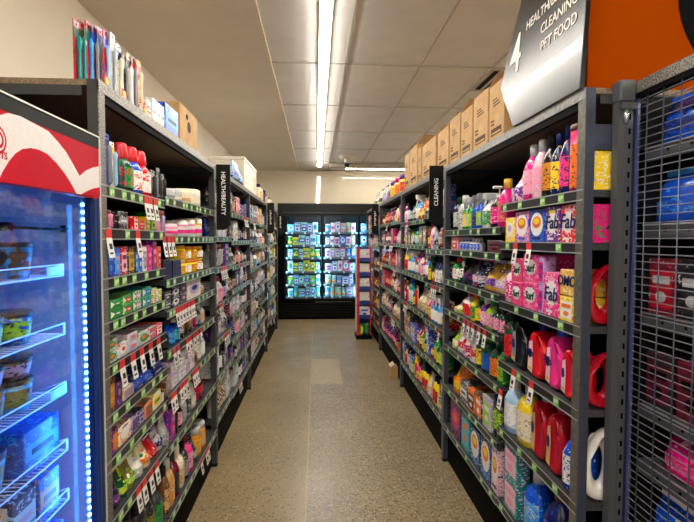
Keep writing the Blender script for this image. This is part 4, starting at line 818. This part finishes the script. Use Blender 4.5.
for k, (y, c) in enumerate([(1.34, 'dark'), (1.21, 'maroon'), (1.08, 'navy')]): cg('box', y, 3, .11, .17, c, 'maroon', 'black', ['near-black carton', 'dark maroon carton', 'dark navy carton'][k])
cg('bag', 1.26, 4, .16, .125, 'magenta', 'pink', 'rose', 'hot pink wrapped pack'); cg('bag', 1.09, 4, .16, .125, 'magenta', 'magenta', 'pink', 'deep pink wrapped pack')
cg('bag', 1.31, 5, .15, .19, 'blue', 'sky', 'white', 'blue and white pack'); cg('bag', 1.15, 5, .15, .19, 'navy', 'blue', 'white', 'navy and white pack')
# ------------------------------------------------------------------ display fridge at the end of the aisle
BX0, BX1, BY = -.72, 1.50, 8.95
t = thing('display_fridge', 'black three-door glass display fridge at the end of the aisle', 'fridge', (BX0, BY, 0)); W = BX1-BX0
m = MB(); m.box(0, W, .0, .72, 0, .36, BLACKM); m.box(0, W, .0, .72, 1.985, 2.18, plain('1b1c1c', .4)); m.box(0, .125, 0, .72, .36, 1.985, BLACKM); m.box(W-.03, W, 0, .72, .36, 1.985, BLACKM); m.box(.15, W-.06, .69, .72, .36, 1.985, plain('39424c', .5))
m.box(.10, W-.02, -.012, 0, 2.0, 2.012, plain('4b4c4c', .3, .6)); m.box(-.0, W, -.004, 0, 2.165, 2.18, plain('3b3c3c', .3))
link('cabinet', m.mesh('cabinet'), t)
m = MB()
for k in range(9): m.box(.05, W-.05, -.008, -.002, .05+k*.03, .062+k*.03, BLACKG)
m.box(.7, 1.4, -.01, -.002, .325, .335, plain('8e9090', .25, .7)); link('grille', m.mesh('grille'), t)
DX = [(-.565, .088), (.138, .772), (.82, 1.45)]
GL = glass('fridge_glass', (.96, .99, 1, 1), .05)
FZ = [1.64, 1.40, 1.165, .90, .655, .42]
COLD = emit('cold_led', (.55, .85, 1, 1), 2.5)
for k, (a, b2) in enumerate(DX):
    a -= BX0; b2 -= BX0
    m = MB(); m.box(a-.024, a, -.03, -.002, .36, 1.985, BLACKG); m.box(b2, b2+.022, -.03, -.002, .36, 1.985, BLACKG); m.box(a, b2, -.03, -.002, 1.955, 1.985, BLACKG); m.box(a, b2, -.03, -.002, .36, .40, BLACKG)
    d = link('door', m.mesh('door'), t); link('door_glass', MB().box(a, b2, -.018, -.012, .40, 1.955, GL).mesh('door_glass'), d)
    link('handle', MB().tube([(b2+.01, -.03, 1.0), (b2+.01, -.055, 1.02), (b2+.01, -.055, 1.38), (b2+.01, -.03, 1.4)], .007, plain('7d8084', .3, .8), 8).mesh('handle'), d)
    link('led_tube', MB().box(b2+.002, b2+.012, .012, .022, .42, 1.94, COLD).mesh('led_tube'), t); link('led_tube', MB().box(a-.012, a-.002, .012, .022, .42, 1.94, COLD).mesh('led_tube'), t)
    for z in FZ:
        sf = link('shelf', MB().box(a-.015, b2+.015, .05, .60, z-.012, z, plain('9fb0bd', .4, .4)).box(a-.015, b2+.015, .044, .05, z-.03, z+.004, plain('5f7684', .4)).mesh('shelf'), t)
        for q in range(3): xq = a+.07+.2*q+random.uniform(0, .1); link('price_card', MB().box(xq, xq+.035, .0405, .043, z-.032, z+.006, WHITE).mesh('price_card'), sf)
    lamp('fridge_led_light', (BX0+(a+b2)/2, BY+.035, 1.18), .55, 1.5, 13, (.45, .8, 1), (PI/2, 0, 0)) if 0 else None
    for xx, rr in ((a-.008, -40), (b2+.008, 40)):
        lamp('fridge_led_light', (BX0+xx, BY+.026, 1.18), .012, 1.5, 3.3, (.36, .76, 1), (PI/2, 0, math.radians(rr)))
FP = [[('bag','lime','teal','white'),('box','aqua','white','teal'),('bag','green','yellow','white'),('box','white','sky','green'),('bag','aqua','lime','white'),('box','sky','white','blue'),('box','yellow','green','white'),('box','mint','blue','white')],
      [('box','lilac','white','blue'),('box','pink','white','aqua'),('bag','sky','lilac','white'),('box','blue','white','sky'),('box','tan','lilac','white'),('box','white','rose','blue'),('bag','mint','orange','white')],
      [('box','white','sky','blue'),('bag','lilac','blue','white'),('box','sky','white','navy')]]
DN = ['left', 'middle', 'right']
for k, (a, b2) in enumerate(DX):
    for r_, z in enumerate(FZ):
        x = a+.03; gp = .2
        while x < b2-.07:
            kind, c1, c2, c3 = random.choice(FP[k]); w = random.uniform(.075, .13); w = min(w, b2-.02-x); h = random.uniform(.15, .21)
            product(kind, (x+w/2, BY+.13, z+.001), 0, round(w*.94, 2), .10, round(h, 2), c1, c2, c3, '%s and %s %s' % (nm(c1), nm(c2), 'carton' if kind == 'box' else 'bag'), '%s shelf, %s fridge door' % (ORD[r_] if r_ < 5 else 'bottom', DN[k]), style=random.choice(('oval', 'band', 'panel')))
            x += w + .004
# ------------------------------------------------------------------ display stand in the aisle's far right
t = thing('display_stand', 'cardboard display stand with red side strip, before the fridge', 'display stand', (.61, 7.1, 0))
m = MB(); m.box(.0, .035, -.006, .30, .06, 1.39, plain('d02438', .4)); m.box(.20, .215, -.004, .30, .06, 1.39, plain('d02438', .4)); m.box(.035, .20, .28, .30, .06, 1.39, plain('2c4f96', .5)); m.box(-.01, .225, -.02, .31, 0, .05, BLACKM); link('stand_body', m.mesh('stand_body'), t)
link('side_print', MB().box(-.002, -.0005, .01, .29, .1, 1.37, plain('e9e4dc', .5)).mesh('side_print'), t)
for k in range(5):
    z = .33+k*.215
    link('shelf', MB().box(.035, .20, .0, .28, z-.012, z, plain('284f9c', .4)).box(.035, .20, -.005, 0, z-.02, z+.04, plain('1e4390', .4)).mesh('shelf'), t)
    product('packs' if k else 'box', (.7275, 7.2, z+.002), 0, .155, .16, .165, 'white', 'cream' if k % 2 else 'white', 'blue', 'white and blue tissue pack', 'tier %s of display stand' % ['five', 'four', 'three', 'two', 'one'][k])
product('bag', (.688, 7.2, .055), 0, .07, .14, .16, 'lime', 'yellow', 'green', 'lime green bag', 'base of display stand'); product('bag', (.766, 7.2, .055), 0, .07, .14, .17, 'green', 'teal', 'lime', 'green bag', 'base of display stand')
# small box on the floor under the right shelving
r = thing('small_carton', 'small brown cardboard box on the floor against the right shelving', 'box', (.84, 5.1, .001))
link('carton_body', MB().bbox(-.045, .04, -.07, .07, 0, .13, KRAFT, .003).mesh('carton_body'), r); link('flap', MB().poly([(-.044, .131), (.0, .16), (.003, .157), (-.04, .131)], .13, plain('e6d3ae'), 1, -.065).mesh('flap'), r)
# ------------------------------------------------------------------ descriptions
NUM = ['', 'one', 'two', 'three', 'four', 'five', 'six', 'seven', 'eight', 'nine', 'ten']
def rank(i, n):
    if n == 1: return ''
    if n == 2: return ('nearer' if i == 0 else 'farther') + ' of two'
    if i == 0: return 'nearest of ' + NUM[n]
    if i == n-1: return 'farthest of ' + NUM[n]
    if n == 3: return 'middle of three'
    return ['', 'second', 'third', 'fourth', 'fifth', 'sixth', 'seventh'][i] + ' nearest of ' + NUM[n]
seen = {}
for r, noun, where in ALLP: seen.setdefault((noun, where), []).append(r)
for (noun, where), rs in seen.items():
    fridge = 'fridge' in where
    key = (lambda o: round(o.location.x, 2)) if fridge else (lambda o: round(o.location.y, 2))
    cols = sorted({key(o) for o in rs}); levels = {}
    for o in rs: levels.setdefault(key(o), []).append(o)
    for o in rs:
        i = cols.index(key(o)); st = sorted(levels[key(o)], key=lambda q: q.location.z)
        pre = rank(i, len(cols))
        if fridge and pre: pre = pre.replace('nearest', 'leftmost' if i == 0 else 'from left').replace('nearer', 'left').replace('farthest', 'rightmost').replace('farther', 'right').replace('second from left', 'second')
        lev = '' if len(st) == 1 else ('lower' if st.index(o) == 0 else 'upper')
        lab = ', '.join(q for q in ((lev + ' ' + noun).strip(), pre, where) if q)
        n = len(lab.split())
        if n > 16: lab = lab.replace(', near half of', ',').replace(', far half of', ','); 
        while len(lab.split()) > 16:
            w_ = noun.split(); cut = lab.split(', '); a = cut[0].split(); a = a[:-1]; cut[0] = ' '.join(a); lab = ', '.join(cut)
        o['label'] = lab
        if len(rs) > 1: o['group'] = noun + 's, ' + where
chk = {}
for o in bpy.data.objects:
    if o.parent is None and o.get('label'): chk.setdefault(o['label'], []).append(o)
for l, os_ in chk.items():
    if len(os_) > 1: print('DUPLABEL', len(os_), l)
    if len(l.split()) > 16 or len(l.split()) < 4: print('LONG', l)
print('PRODUCTS', len(ALLP))
# ------------------------------------------------------------------ camera, world, colour
cam = bpy.data.cameras.new('camera'); co = bpy.data.objects.new('camera', cam); C.objects.link(co)
cam.sensor_width = 36; cam.sensor_fit = 'HORIZONTAL'; cam.lens = F/694*36; cam.clip_start = .05
M = Matrix((tuple(RGT), tuple(UPW), tuple(-FWD))).transposed().to_4x4(); M.translation = (0, 0, EYE); co.matrix_world = M
sc = bpy.context.scene; sc.camera = co
w = bpy.data.worlds.new('world'); sc.world = w; w.use_nodes = True; w.node_tree.nodes['Background'].inputs[0].default_value = (.05, .05, .05, 1)
sc.view_settings.view_transform = 'Standard'; sc.view_settings.look = 'None'; sc.view_settings.gamma = 1; sc.view_settings.use_curve_mapping = False
sc.view_settings.exposure = .4
